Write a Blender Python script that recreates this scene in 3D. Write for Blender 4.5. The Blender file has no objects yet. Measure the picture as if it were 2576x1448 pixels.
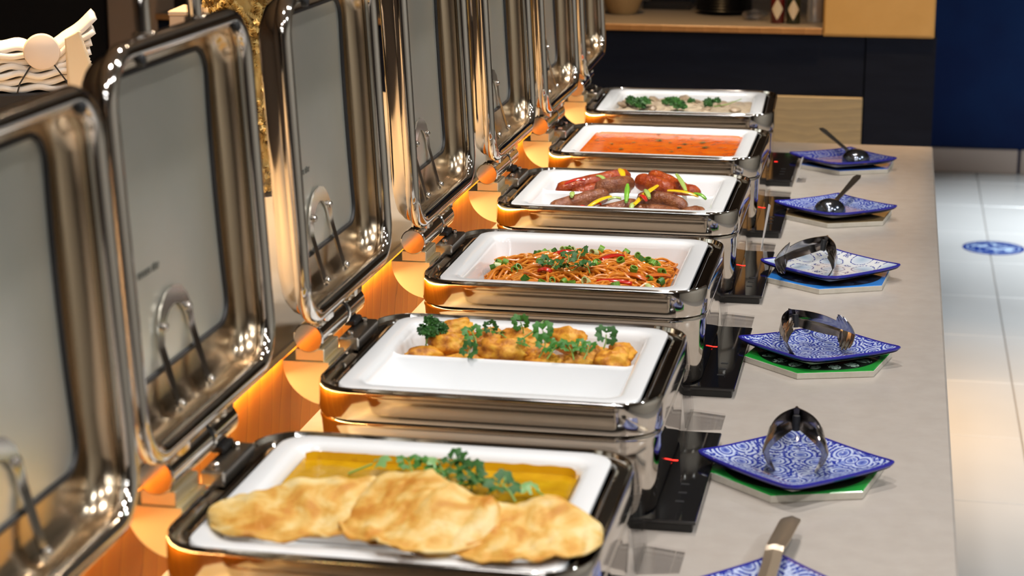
import bpy, bmesh, math, random
from mathutils import Vector, Matrix, noise
PI = math.pi
SC = bpy.context.scene
COL = SC.collection

# ------------------------------------------------------------------ camera
cam_d = bpy.data.cameras.new('camera')
cam = bpy.data.objects.new('camera', cam_d)
COL.objects.link(cam)
cam.location = (0.622, -1.613, 1.721)
cam.rotation_euler = (PI / 2 - 0.2472, 0, 0.1922)
cam_d.sensor_width = 36.0
cam_d.lens = 5000.0 / 2576.0 * 36.0
cam_d.clip_start = 0.05
cam_d.dof.use_dof = True
cam_d.dof.focus_distance = 3.05
cam_d.dof.aperture_fstop = 7.0
SC.camera = cam

# ------------------------------------------------------------------ world, exposure
W = bpy.data.worlds.new('world')
SC.world = W
W.use_nodes = True
W.node_tree.nodes['Background'].inputs[0].default_value = (0.09, 0.08, 0.075, 1)
W.node_tree.nodes['Background'].inputs[1].default_value = 0.3
vs = SC.view_settings
vs.view_transform = 'Standard'
vs.look = 'None'
vs.exposure = 0.18
vs.gamma = 1.0
vs.use_curve_mapping = False
cy = SC.cycles
cy.use_denoising = True
cy.max_bounces = 10
cy.glossy_bounces = 6
cy.transmission_bounces = 8
cy.transparent_max_bounces = 12
cy.caustics_reflective = False
cy.caustics_refractive = False
cy.sample_clamp_indirect = 6.0
cy.blur_glossy = 0.4

# ceiling lamps: (x, y, power W, colour, radius); the fittings are built with the ceiling
WHITE = (1.0, 0.95, 0.91)
COOL = (0.86, 0.94, 1.0)
WARM = (1.0, 0.62, 0.28)
TUNG = (1.0, 0.80, 0.58)
COOLW = (0.93, 0.96, 1.0)
SPOT = (1.0, 0.96, 0.90)
CEIL = 2.9
LAMPS = []
for yy in (-1.6, -0.2, 1.2, 2.6):
    LAMPS.append((0.35, yy, 13.5, WHITE, 0.07) if yy < 2 else (0.5, yy, 6.0, TUNG, 0.07))
for yy in (-0.9, 0.7):
    LAMPS.append((1.3, yy, 10, WHITE, 0.07))
for yy in (0.2, 2.0):
    LAMPS.append((2.6, yy, 22, COOL, 0.09))
for yy, pw in ((3.4, 5.5), (4.9, 8), (6.4, 16)):
    LAMPS.append((1.55, yy, pw, COOL, 0.09))
for yy in (-1.2, 0.3, 1.3, 2.4, 3.5):
    LAMPS.append((-0.85, yy, 7, WARM, 0.05))
LAMPS.append((0.65, 3.75, 5, WARM, 0.05))
LAMPS.append((-0.1, 3.9, 4, WARM, 0.05))
LAMPS.append((0.12, 2.45, 1.9, SPOT, 0.05))
LAMPS.append((0.12, 1.75, 1.0, SPOT, 0.05))


# ------------------------------------------------------------------ materials
def new_mat(name):
    m = bpy.data.materials.new(name)
    m.use_nodes = True
    nt = m.node_tree
    b = nt.nodes['Principled BSDF']
    return m, nt, b


def pm(name, col, rough=0.5, metal=0.0, coat=0.0, trans=0.0, ior=1.5, sss=0.0, spec=0.5):
    m, nt, b = new_mat(name)
    b.inputs['Base Color'].default_value = (*col, 1)
    b.inputs['Roughness'].default_value = rough
    b.inputs['Metallic'].default_value = metal
    b.inputs['Coat Weight'].default_value = coat
    b.inputs['Coat Roughness'].default_value = 0.05
    b.inputs['Transmission Weight'].default_value = trans
    b.inputs['IOR'].default_value = ior
    b.inputs['Specular IOR Level'].default_value = spec
    if sss:
        b.inputs['Subsurface Weight'].default_value = sss
        b.inputs['Subsurface Radius'].default_value = (0.01, 0.005, 0.003)
        b.inputs['Subsurface Scale'].default_value = 0.5
    return m


def N(nt, typ, **kw):
    n = nt.nodes.new(typ)
    for k, v in kw.items():
        setattr(n, k, v)
    return n


def tex_coord(nt, scale=(1, 1, 1), rot=(0, 0, 0), which='Object'):
    tc = N(nt, 'ShaderNodeTexCoord')
    mp = N(nt, 'ShaderNodeMapping')
    mp.inputs['Scale'].default_value = scale
    mp.inputs['Rotation'].default_value = rot
    nt.links.new(tc.outputs[which], mp.inputs['Vector'])
    return mp.outputs['Vector']


def ramp(nt, fac, stops, interp='LINEAR'):
    r = N(nt, 'ShaderNodeValToRGB')
    r.color_ramp.interpolation = interp
    el = r.color_ramp.elements
    el[0].position, el[0].color = stops[0][0], (*stops[0][1], 1)
    el[1].position, el[1].color = stops[-1][0], (*stops[-1][1], 1)
    for p, c in stops[1:-1]:
        e = el.new(p)
        e.color = (*c, 1)
    nt.links.new(fac, r.inputs['Fac'])
    return r.outputs['Color']


def noise_tex(nt, vec, scale, detail=4, rough=0.55, dist=0.0):
    n = N(nt, 'ShaderNodeTexNoise')
    n.inputs['Scale'].default_value = scale
    n.inputs['Detail'].default_value = detail
    n.inputs['Roughness'].default_value = rough
    n.inputs['Distortion'].default_value = dist
    nt.links.new(vec, n.inputs['Vector'])
    return n.outputs['Fac']


def bump(nt, b, h, strength=0.3, dist=0.002):
    bp = N(nt, 'ShaderNodeBump')
    bp.inputs['Strength'].default_value = strength
    bp.inputs['Distance'].default_value = dist
    nt.links.new(h, bp.inputs['Height'])
    nt.links.new(bp.outputs['Normal'], b.inputs['Normal'])


def noisy(name, stops, scale, rough=0.5, detail=4, spec=0.5, bump_s=0.0, bump_d=0.002, sc=(1, 1, 1), coat=0.0,
          metal=0.0, dist=0.0, which='Object', bump_scale=None, sss=0.0):
    m, nt, b = new_mat(name)
    v = tex_coord(nt, sc, which=which)
    f = noise_tex(nt, v, scale, detail, dist=dist)
    nt.links.new(ramp(nt, f, stops), b.inputs['Base Color'])
    b.inputs['Roughness'].default_value = rough
    b.inputs['Specular IOR Level'].default_value = spec
    b.inputs['Coat Weight'].default_value = coat
    b.inputs['Metallic'].default_value = metal
    if sss:
        b.inputs['Subsurface Weight'].default_value = sss
        b.inputs['Subsurface Radius'].default_value = (0.01, 0.006, 0.003)
        b.inputs['Subsurface Scale'].default_value = 0.6
    if bump_s:
        h = noise_tex(nt, v, bump_scale or scale * 2, 3)
        bump(nt, b, h, bump_s, bump_d)
    return m


def math_n(nt, op, a, b=None, c=None):
    n = N(nt, 'ShaderNodeMath', operation=op)
    for i, v in enumerate((a, b, c)):
        if v is None:
            continue
        if isinstance(v, (int, float)):
            n.inputs[i].default_value = v
        else:
            nt.links.new(v, n.inputs[i])
    return n.outputs[0]


def mix_col(nt, fac, a, b):
    n = N(nt, 'ShaderNodeMix', data_type='RGBA')
    if isinstance(fac, (int, float)):
        n.inputs[0].default_value = fac
    else:
        nt.links.new(fac, n.inputs[0])
    for i, v in ((6, a), (7, b)):
        if isinstance(v, tuple):
            n.inputs[i].default_value = (*v, 1)
        else:
            nt.links.new(v, n.inputs[i])
    return n.outputs[2]


def thin_clear(name, tint=(0.97, 0.97, 0.97), base=0.04, gain=0.7, rough=0.02, blend=0.35):
    """clear sheet: see-through with a mirror share that grows towards grazing angles"""
    m = bpy.data.materials.new(name)
    m.use_nodes = True
    nt = m.node_tree
    nt.nodes.clear()
    out = N(nt, 'ShaderNodeOutputMaterial')
    mx = N(nt, 'ShaderNodeMixShader')
    tr = N(nt, 'ShaderNodeBsdfTransparent')
    tr.inputs[0].default_value = (*tint, 1)
    gl = N(nt, 'ShaderNodeBsdfGlossy')
    gl.inputs['Roughness'].default_value = rough
    lw = N(nt, 'ShaderNodeLayerWeight')
    lw.inputs[0].default_value = blend
    f = math_n(nt, 'MULTIPLY_ADD', lw.outputs['Fresnel'], gain, base)
    nt.links.new(f, mx.inputs[0])
    nt.links.new(tr.outputs[0], mx.inputs[1])
    nt.links.new(gl.outputs[0], mx.inputs[2])
    nt.links.new(mx.outputs[0], out.inputs[0])
    return m


def emit(name, col, s):
    m, nt, b = new_mat(name)
    b.inputs['Base Color'].default_value = (*col, 1)
    b.inputs['Emission Color'].default_value = (*col, 1)
    b.inputs['Emission Strength'].default_value = s
    return m


def wood_mat(name, c1, c2, c3, axis_scale, scale=9, rough=0.35, dist=3.0, rot=(0, 0, 0), bd='X', spec=0.5):
    m, nt, b = new_mat(name)
    v = tex_coord(nt, axis_scale, rot)
    n1 = noise_tex(nt, v, scale, 3, 0.5, dist)
    w = N(nt, 'ShaderNodeTexWave', wave_type='BANDS', bands_direction=bd, wave_profile='SAW')
    w.inputs['Scale'].default_value = scale * 0.9
    w.inputs['Distortion'].default_value = 9
    w.inputs['Detail'].default_value = 3
    w.inputs['Detail Scale'].default_value = 0.8
    nt.links.new(v, w.inputs['Vector'])
    col = ramp(nt, w.outputs['Fac'], [(0.0, c1), (0.55, c2), (0.92, c2), (1.0, c3)])
    col2 = ramp(nt, n1, [(0.3, c2), (0.7, c1)])
    nt.links.new(mix_col(nt, 0.4, col, col2), b.inputs['Base Color'])
    b.inputs['Roughness'].default_value = rough
    b.inputs['Specular IOR Level'].default_value = spec
    bump(nt, b, w.outputs['Fac'], 0.15, 0.001)
    return m


CHROME = pm('polished_steel', (0.66, 0.61, 0.55), 0.075, 1.0)
CHROME_S = pm('bright_steel', (0.74, 0.71, 0.67), 0.13, 1.0)
STEEL_IN = pm('satin_steel', (0.50, 0.46, 0.41), 0.24, 1.0)
LID_IN = pm('lid_inner_steel', (0.62, 0.49, 0.34), 0.20, 1.0)
HINGE = pm('hinge_steel', (0.76, 0.72, 0.66), 0.10, 1.0)
BRACKET = pm('bracket_steel', (0.92, 0.82, 0.58), 0.38, 1.0)
BLACK = pm('black_rubber', (0.012, 0.012, 0.013), 0.5)
BLACKGLASS = pm('black_glass', (0.006, 0.006, 0.007), 0.06, coat=0.5)
PORC = pm('white_porcelain', (0.90, 0.915, 0.925), 0.16, coat=0.4)
NAPKIN = pm('napkin_paper', (0.86, 0.80, 0.72), 0.9)
ACRYLIC = thin_clear('clear_acrylic', (0.985, 0.98, 0.98), 0.015, 0.6, 0.04, 0.12)
JARGLASS = thin_clear('jar_glass', (0.97, 0.97, 0.95), 0.03, 0.6, 0.02)
WOOD = wood_mat('oak_riser', (0.50, 0.165, 0.010), (0.42, 0.115, 0.006), (0.15, 0.028, 0.001), (1, 1.5, 0.55), 5.5, rot=(0.45, 0, 0), bd='Y', rough=0.5, spec=0.15)
CREAM = pm('cream_ledge', (0.66, 0.58, 0.47), 0.35)
LID_PANE = noisy('frosted_lid_pane', [(0.35, (0.86, 0.87, 0.77)), (0.65, (0.92, 0.92, 0.84))], 6, rough=0.32, metal=0.82)
COUNTER = noisy('stone_laminate', [(0.3, (0.45, 0.405, 0.36)), (0.7, (0.49, 0.445, 0.40))], 30, rough=0.24, detail=6)
PANEL_BLUE = noisy('navy_panel', [(0.3, (0.005, 0.007, 0.015)), (0.7, (0.008, 0.011, 0.022))], 5, rough=0.7, sc=(1, 1, 6), spec=0.12)
WALL_BLUE = noisy('blue_wall_paint', [(0.35, (0.004, 0.017, 0.085)), (0.65, (0.005, 0.028, 0.115))], 2.2, rough=0.6, detail=3, spec=0.12)
NICHE_WOOD = wood_mat('pale_niche_wood', (0.40, 0.32, 0.19), (0.30, 0.25, 0.16), (0.10, 0.09, 0.07), (1.2, 1, 3), 5, 0.5, bd='Z')
TAN = noisy('tan_cabinet', [(0.3, (0.52, 0.30, 0.085)), (0.7, (0.60, 0.36, 0.12))], 6, rough=0.5)
SHELF_EDGE = wood_mat('shelf_wood', (0.40, 0.20, 0.07), (0.33, 0.16, 0.055), (0.2, 0.09, 0.03), (1, 1, 1), 6)
SHELF_TOP = pm('shelf_top_grey', (0.17, 0.145, 0.12), 0.45)
BASEB = pm('skirting_beige', (0.52, 0.42, 0.36), 0.5)
TILE = noisy('floor_tile', [(0.3, (0.60, 0.59, 0.57)), (0.7, (0.67, 0.66, 0.64))], 1.6, rough=0.22, detail=3)
GROUT = pm('floor_grout', (0.36, 0.34, 0.32), 0.8)
CEILM = pm('ceiling_paint', (0.24, 0.21, 0.18), 0.8)
WALL_DARK = pm('dark_wall_paint', (0.05, 0.036, 0.028), 0.7)
WALL_WARM = pm('warm_wall_paint', (0.33, 0.24, 0.17), 0.7)
WALL_PALE = pm('pale_wall_paint', (0.58, 0.55, 0.49), 0.7)
WALL_BROWN = pm('brown_wall_paint', (0.10, 0.06, 0.035), 0.6)
BLACKWALL = pm('black_cabinet', (0.006, 0.004, 0.004), 0.6)
COLUMN = pm('beige_column', (0.36, 0.25, 0.17), 0.6)


# ------------------------------------------------------------------ mesh helpers
def link(o, parent=None):
    COL.objects.link(o)
    if parent is not None:
        o.parent = parent
    return o


def mk(name, verts, faces, mat, parent=None, smooth=True, loc=None, rot=None, auto=None):
    me = bpy.data.meshes.new(name)
    me.from_pydata([tuple(v) for v in verts], [], faces)
    me.update()
    if mat is not None:
        for m in (mat if isinstance(mat, (list, tuple)) else [mat]):
            me.materials.append(m)
    if smooth:
        for p in me.polygons:
            p.use_smooth = True
        if auto:
            me.set_sharp_from_angle(angle=auto)
    o = bpy.data.objects.new(name, me)
    if loc:
        o.location = loc
    if rot:
        o.rotation_euler = rot
    return link(o, parent)


def tag(o, label, cat, group=None, kind=None):
    o['label'] = label
    o['category'] = cat
    if group:
        o['group'] = group
    if kind:
        o['kind'] = kind
    return o


def structure(o, label=None):
    o['kind'] = 'structure'
    if label:
        o['label'] = label
    return o


def empty(name, loc=(0, 0, 0), rz=0.0, label=None, cat=None, group=None):
    e = bpy.data.objects.new(name, None)
    e.empty_display_size = 0.03
    e.location = loc
    e.rotation_euler = (0, 0, rz)
    COL.objects.link(e)
    if label:
        tag(e, label, cat, group)
    return e


def copy_tree(o, parent=None):
    c = o.copy()
    COL.objects.link(c)
    c.parent = parent
    for ch in list(o.children):
        copy_tree(ch, c)
    return c


class MB:
    def __init__(self):
        self.v, self.f = [], []

    def add(self, verts, faces):
        k = len(self.v)
        self.v += [Vector(p) for p in verts]
        self.f += [tuple(i + k for i in q) for q in faces]
        return self

    def box(self, x0, x1, y0, y1, z0, z1, b=0.0):
        if b <= 0:
            v = [(x, y, z) for z in (z0, z1) for x, y in ((x0, y0), (x1, y0), (x1, y1), (x0, y1))]
            return self.add(v, [(3, 2, 1, 0), (4, 5, 6, 7), (0, 1, 5, 4), (1, 2, 6, 5), (2, 3, 7, 6), (3, 0, 4, 7)])
        rings = []
        for z, i in ((z0, b), (z0 + b, 0), (z1 - b, 0), (z1, b)):
            rings.append([(x0 + b, y0 + i, z), (x1 - b, y0 + i, z), (x1 - i, y0 + b, z), (x1 - i, y1 - b, z),
                          (x1 - b, y1 - i, z), (x0 + b, y1 - i, z), (x0 + i, y1 - b, z), (x0 + i, y0 + b, z)])
        return self.loft(rings, True, True)

    def loft(self, rings, cap0=False, cap1=False, closed=True, loop=False):
        n = len(rings[0])
        v = [p for r in rings for p in r]
        f = []
        R = len(rings)
        for i in range(R if loop else R - 1):
            j = (i + 1) % R
            for a in range(n if closed else n - 1):
                c = (a + 1) % n
                f.append((i * n + a, i * n + c, j * n + c, j * n + a))
        if cap0:
            f.append(tuple(range(n))[::-1])
        if cap1:
            f.append(tuple((R - 1) * n + a for a in range(n)))
        return self.add(v, f)

    def tube(self, path, r, n=8, closed=False, cap=True, flat=1.0):
        path = [Vector(p) for p in path]
        m = len(path)
        rings = []
        nrm = None
        for i, p in enumerate(path):
            a = path[(i - 1) % m] if (closed or i > 0) else p
            b = path[(i + 1) % m] if (closed or i < m - 1) else p
            t = (b - a)
            t = t.normalized() if t.length > 1e-9 else Vector((0, 0, 1))
            if nrm is None:
                ref = Vector((0, 0, 1)) if abs(t.z) < 0.9 else Vector((1, 0, 0))
                nrm = (ref - t * ref.dot(t)).normalized()
            else:
                nrm = (nrm - t * nrm.dot(t))
                nrm = nrm.normalized() if nrm.length > 1e-6 else t.orthogonal().normalized()
            bi = t.cross(nrm)
            rr = r[i] if isinstance(r, (list, tuple)) else r
            rings.append([p + nrm * (rr * math.cos(2 * PI * k / n)) + bi * (rr * flat * math.sin(2 * PI * k / n)) for k in range(n)])
        return self.loft(rings, cap and not closed, cap and not closed, True, closed)

    def cyl(self, p0, p1, r, n=24, b=0.0):
        p0, p1 = Vector(p0), Vector(p1)
        t = (p1 - p0).normalized()
        if b > 0:
            return self.tube([p0, p0 + t * 1e-5, p0 + t * b, p1 - t * b, p1 - t * 1e-5, p1], [r - b, r - b, r, r, r - b, r - b], n)
        return self.tube([p0, p1], r, n)

    def lathe(self, prof, n=32, cap0=False, cap1=False):
        rings = [[(r * math.cos(2 * PI * k / n), r * math.sin(2 * PI * k / n), z) for k in range(n)] for r, z in prof]
        return self.loft(rings, cap0, cap1)

    def build(self, name, mat, parent=None, smooth=True, loc=None, rot=None, auto=0.7):
        return mk(name, self.v, self.f, mat, parent, smooth, loc, rot, auto)


def rr_ring(x0, x1, y0, y1, r, n=6, bow=0.0):
    """rounded rectangle, counter-clockwise, points (x, y)"""
    pts = []
    for cx, cy_, a0 in ((x1 - r, y0 + r, -PI / 2), (x1 - r, y1 - r, 0), (x0 + r, y1 - r, PI / 2), (x0 + r, y0 + r, PI)):
        for k in range(n + 1):
            a = a0 + k / n * PI / 2
            pts.append([cx + r * math.cos(a), cy_ + r * math.sin(a)])
    # extra points on the straight sides
    out = []
    m = len(pts)
    for i, p in enumerate(pts):
        out.append(p)
        if i % (n + 1) == n:
            q = pts[(i + 1) % m]
            for k in range(1, 8):
                t = k / 8
                out.append([p[0] + (q[0] - p[0]) * t, p[1] + (q[1] - p[1]) * t])
    if bow:
        xm, ym, hy = (x0 + x1) / 2, (y0 + y1) / 2, (y1 - y0) / 2
        for p in out:
            s = 1 - min(1, abs(p[1] - ym) / hy) ** 2
            p[0] -= bow * s * (1 if p[0] > xm else -1) * min(1, abs(p[0] - xm) / ((x1 - x0) / 2)) ** 2
    return out


# ------------------------------------------------------------------ the setting
Z0 = 0.90       # counter top
ZR = 1.05       # rim of the dishes
mb = MB().box(-4.5, 6, -5, 9, -0.12, -0.006)
floor = structure(mb.build('floor', GROUT, smooth=False))
tile_me = None
tw, tl = 0.60, 0.525
k0 = 3.177 - 6 * tl
for i in range(-1, 5):
    for j in range(0, 16):
        if tile_me is None:
            t = MB().box(0.002, tw - 0.002, 0.002, tl - 0.002, -0.006, 0.0, 0.0015).build('floor_tile', TILE, floor, smooth=False)
            tile_me = t.data
        else:
            t = link(bpy.data.objects.new('floor_tile', tile_me), floor)
        t.location = (-0.2 + i * tw, k0 + j * tl, 0)
structure(MB().box(-4.5, 6, -5, 9, 3.0, 3.1).build('ceiling', CEILM, smooth=False))
structure(MB().box(-4.6, -4.5, -5, 9, 0, 3.0).build('wall_left', WALL_WARM, smooth=False))
structure(MB().box(4.0, 4.1, -5, 7.62, 0, 3.0).build('wall_right', WALL_PALE, smooth=False))
structure(MB().box(-4.6, 6.1, -5.1, -5, 0, 3.0).build('wall_near', WALL_DARK, smooth=False))
wf = structure(MB().box(0.55, 1.25, 7.62, 7.72, 0, 3.0).build('wall_far', WALL_BLUE, smooth=False))
structure(MB().box(1.25, 4.1, 7.60, 7.72, 0, 3.0).build('wall_far', WALL_BROWN, smooth=False))
structure(MB().box(-4.6, 0.55, 7.62, 7.72, 0, 3.0).build('wall_far', WALL_BROWN, smooth=False))
structure(MB().box(-4.5, 1.18, 7.6, 7.62, 0, 0.112, 0.004).build('baseboard_far', BASEB, smooth=False))
structure(MB().box(1.192, 1.25, 7.6, 7.62, 0, 0.112, 0.004).build('baseboard_far', BASEB, smooth=False))

# counter the dishes stand on
ct = empty('buffet_counter', (0, 0, 0), 0, 'long pale beige buffet counter carrying the chafing dishes', 'counter')
MB().box(-1.25, 0.712, -2.4, 3.1, Z0 - 0.04, Z0, 0.003).build('worktop', COUNTER, ct, smooth=False)
MB().box(-1.2, 0.66, -2.35, 3.05, 0.0, Z0 - 0.04).build('base_panel', PANEL_BLUE, ct, smooth=False)
# raised ledge with wooden front behind the dishes
lg = empty('raised_ledge', (0, 0, Z0), 0, 'raised ledge with orange oak front panel behind the open lids', 'ledge')
MB().box(-1.2, -0.127, -2.35, 2.74, Z0, 1.032).build('front_panel', WOOD, lg, smooth=False, loc=(0, 0, -Z0))
MB().box(-1.2, -0.109, -2.36, 2.75, 1.032, 1.045, 0.002).build('ledge_top', CREAM, lg, smooth=False, loc=(0, 0, -Z0))


def lamp_light(name, kind, loc, power, col, parent=None, **kw):
    l = bpy.data.lights.new(name, kind)
    l.energy = power
    l.color = col
    for k, v in kw.items():
        setattr(l, k, v)
    o = bpy.data.objects.new(name, l)
    o.location = loc
    return link(o, parent)


# warm LED strip under the front lip of the ledge: one profile per dish
LEDM = emit('led_strip_glow', (1.0, 0.64, 0.20), 4.0)
led = empty('led_strip', (-0.1225, 0, 1.031), 0, 'warm led strip tucked under the lip of the wooden ledge', 'light strip')
MB().box(-0.003, 0.003, -1.2, 2.7, -0.0035, 0.0).build('led_profile', LEDM, led, smooth=False)
for k in range(4):
    a = lamp_light('led_light', 'AREA', (0.001, -0.75 + k * 0.98, -0.0045), 1.7, (1.0, 0.70, 0.28), led,
                   shape='RECTANGLE', size=0.96, size_y=0.006)
    a.rotation_euler = (0, math.radians(-20), 0)
    a.data.size, a.data.size_y = 0.006, 0.96

# ceiling lamps
RIM_W = pm('lamp_trim', (0.5, 0.48, 0.45), 0.4)
for i, (x, y, pw, c, r) in enumerate(LAMPS):
    e = empty('ceiling_spot', (x, y, 3.0), 0, 'recessed ceiling spotlight above the buffet', 'ceiling light', 'ceiling spotlights')
    MB().lathe([(r * 1.5, 0), (r * 1.5, -0.03), (r * 1.05, -0.035), (r * 1.0, -0.012), (r * 1.0, 0.0)], 24).build('housing', RIM_W, e)
    a = lamp_light('lamp', 'AREA', (0, 0, -0.02), pw, c, e, shape='DISK', size=2 * r)
    if c is WARM:
        a.data.spread = 0.8
    if c is SPOT:
        a.data.spread = 0.6
    if c is COOL and y > 3:
        a.data.spread = 0.85

for k, (lx, ly, ll) in enumerate(((0.4, -2.6, 1.6), (0.9, -3.6, 1.6))):
    e = empty('linear_ceiling_lamp', (lx, ly, 3.0), 0, ('long white linear ceiling lamp, nearer one behind the photographer', 'long white linear ceiling lamp, farther one behind the photographer')[k], 'ceiling light')
    MB().box(-ll / 2 - 0.02, ll / 2 + 0.02, -0.06, 0.06, -0.05, 0.0, 0.004).build('housing', RIM_W, e, smooth=False)
    lamp_light('lamp', 'AREA', (0, 0, -0.052), 15, COOLW, e, shape='RECTANGLE', size=ll, size_y=0.09)

# ------------------------------------------------------------------ far counter and its things
bc = empty('back_counter', (0, 4.2, 0), 0, 'dark navy counter with wooden edge across the far end', 'counter')
MB().box(-1.62, 0.527, 4.2, 4.9, 0.0, 1.028).build('front_panel', PANEL_BLUE, bc, smooth=False, loc=(0, -4.2, 0))
MB().box(0.531, 0.728, 4.196, 4.9, 0.0, 1.02).build('end_panel', PANEL_BLUE, bc, smooth=False, loc=(0, -4.2, 0))
MB().box(0.257, 0.527, 4.185, 4.199, 0.30, 0.846, 0.002).build('niche_panel', NICHE_WOOD, bc, smooth=False, loc=(0, -4.2, 0))
MB().box(-1.62, 0.404, 4.19, 4.9, 1.028, 1.044, 0.001).build('worktop', SHELF_TOP, bc, smooth=False, loc=(0, -4.2, 0))
MB().box(-1.62, 0.404, 4.180, 4.1895, 1.027, 1.0445, 0.001).build('front_edging', SHELF_EDGE, bc, smooth=False, loc=(0, -4.2, 0))
tc = empty('tan_cabinet', (0.562, 4.19, 1.022), 0, 'plain tan wooden cabinet box standing on the far counter end', 'cabinet')
MB().box(-0.156, 0.159, 0, 0.5, 0.0, 0.5, 0.003).build('body', TAN, tc, smooth=False)
MB().box(-0.152, 0.155, -0.006, -0.0005, 0.006, 0.494, 0.002).build('door', TAN, tc, smooth=False)
# beige post and black cabinet at the left
tag(MB().box(-1.745, -1.62, 4.1, 4.35, 0, 3.0, 0.006).build('beige_post', COLUMN, smooth=False), 'beige square post left of the navy counter', 'post')
bcab = empty('black_cabinet', (-3, 4.15, 0), 0, 'tall black cabinet in the dark upper left background', 'cabinet')
MB().box(-1.4, 1.25, 0, 0.5, 0, 2.4, 0.004).build('body', BLACKWALL, bcab, smooth=False)
MB().box(-1.38, -0.08, -0.02, -0.001, 0.05, 2.35, 0.004).build('door', BLACKWALL, bcab, smooth=False)
MB().box(-0.06, 1.24, -0.02, -0.001, 0.05, 2.35, 0.004).build('door', BLACKWALL, bcab, smooth=False)
# blue floor sticker
stk_m, nt, b = new_mat('floor_sticker_print')
v = tex_coord(nt)
sep = N(nt, 'ShaderNodeSeparateXYZ')
nt.links.new(v, sep.inputs[0])
ln = N(nt, 'ShaderNodeVectorMath', operation='LENGTH')
nt.links.new(v, ln.inputs[0])
vor = noise_tex(nt, v, 24, 1)
inner = math_n(nt, 'MULTIPLY', math_n(nt, 'LESS_THAN', ln.outputs['Value'], 0.085), math_n(nt, 'GREATER_THAN', vor, 0.52))
ringm = math_n(nt, 'MULTIPLY', math_n(nt, 'GREATER_THAN', ln.outputs['Value'], 0.096), math_n(nt, 'LESS_THAN', ln.outputs['Value'], 0.101))
nt.links.new(mix_col(nt, math_n(nt, 'MAXIMUM', inner, ringm), (0.008, 0.035, 0.24), (0.42, 0.55, 0.72)), b.inputs['Base Color'])
b.inputs['Roughness'].default_value = 0.3
st = MB().lathe([(0.117, 0.0), (0.117, 0.0012), (0.116, 0.0015)], 48, True, True).build('floor_sticker', stk_m, loc=(1.016, 6.05, 0.0))
tag(st, 'round blue sticker with a white pictogram on the pale floor', 'sticker')

# ---- things on the far counter (all stand at z 1.044)
ZB = 1.0445
POTM = noisy('clay_pot', [(0.3, (0.38, 0.23, 0.09)), (0.7, (0.46, 0.29, 0.12))], 30, rough=0.6)
p = MB().lathe([(0.0, 0), (0.042, 0), (0.044, 0.003), (0.062, 0.05), (0.066, 0.11), (0.06, 0.11), (0.055, 0.05), (0.036, 0.01), (0, 0.01)], 32).build('clay_bowl', POTM, loc=(-0.215, 4.47, ZB))
tag(p, 'tan clay bowl on the far counter next to the lids', 'bowl')
DPL = pm('black_plate', (0.008, 0.008, 0.009), 0.25)
pl = None
for k in range(7):
    if pl is None:
        o = MB().lathe([(0, 0), (0.05, 0), (0.055, 0.002), (0.085, 0.012), (0.088, 0.014), (0.086, 0.016), (0.055, 0.006), (0, 0.005)], 40).build('black_plate', DPL)
        pl = o
    else:
        o = link(bpy.data.objects.new('black_plate', pl.data))
    o.location = (0.09, 4.53, ZB + k * 0.009)
    tag(o, 'black plate in the stack on the far counter', 'plate', 'stacked black plates')
tr = empty('black_tray', (-0.09, 4.70, ZB), 0, 'flat black tray on the far counter behind the clay bowl', 'tray')
MB().box(-0.08, 0.07, -0.1, 0.12, 0, 0.01, 0.002).build('base', DPL, tr, smooth=False)
for sgn in (-0.1, 0.115):
    MB().box(-0.08, 0.07, sgn, sgn + 0.005, 0.01, 0.025).build('side_lip', DPL, tr, smooth=False)
# clear wrapper bag
rnd = random.Random(3)
bm = bmesh.new()
bmesh.ops.create_icosphere(bm, subdivisions=2, radius=1)
for vtx in bm.verts:
    q = vtx.co.copy()
    vtx.co = Vector((q.x * 0.036, q.y * 0.03, max(0, q.z * 0.5 + 0.5) * 0.03)) * (1 + 0.5 * (noise.noise(q * 2.3) + 0.1))
    vtx.co.z = max(0, vtx.co.z)
me = bpy.data.meshes.new('plastic_wrapper')
bm.to_mesh(me)
bm.free()
me.materials.append(thin_clear('wrapper_film', (0.8, 0.82, 0.9), 0.18, 0.8, 0.15))
tag(link(bpy.data.objects.new('plastic_wrapper', me)), 'crumpled clear plastic wrapper beside the black plates', 'wrapper').location = (0.195, 4.37, ZB)


def sauce_bottle(loc, glass, cap, label):
    e = empty('sauce_bottle', loc, 0, label, 'bottle', 'hot sauce bottles')
    MB().lathe([(0, 0), (0.019, 0), (0.0205, 0.003), (0.0205, 0.07), (0.018, 0.082), (0.009, 0.098), (0.0085, 0.115), (0, 0.115)], 24).build('glass_body', glass, e)
    MB().lathe([(0.0105, 0.105), (0.0105, 0.13), (0.009, 0.133), (0, 0.133)], 20).build('cap', cap, e)
    # diamond paper label wrapped on the front
    vv, ff = [], []
    n = 8
    for i in range(n + 1):
        t = -1 + 2 * i / n
        a = -PI / 2 + t * 0.85
        h = 0.030 * (1 - abs(t)) + 0.001
        for s in (-1, 1):
            vv.append((0.0209 * math.cos(a), 0.0209 * math.sin(a), 0.042 + s * h))
    for i in range(n):
        ff.append((2 * i, 2 * i + 2, 2 * i + 3, 2 * i + 1))
    mk('paper_label', vv, ff, pm('label_paper', (0.62, 0.52, 0.36), 0.7), e)
    return e


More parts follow.
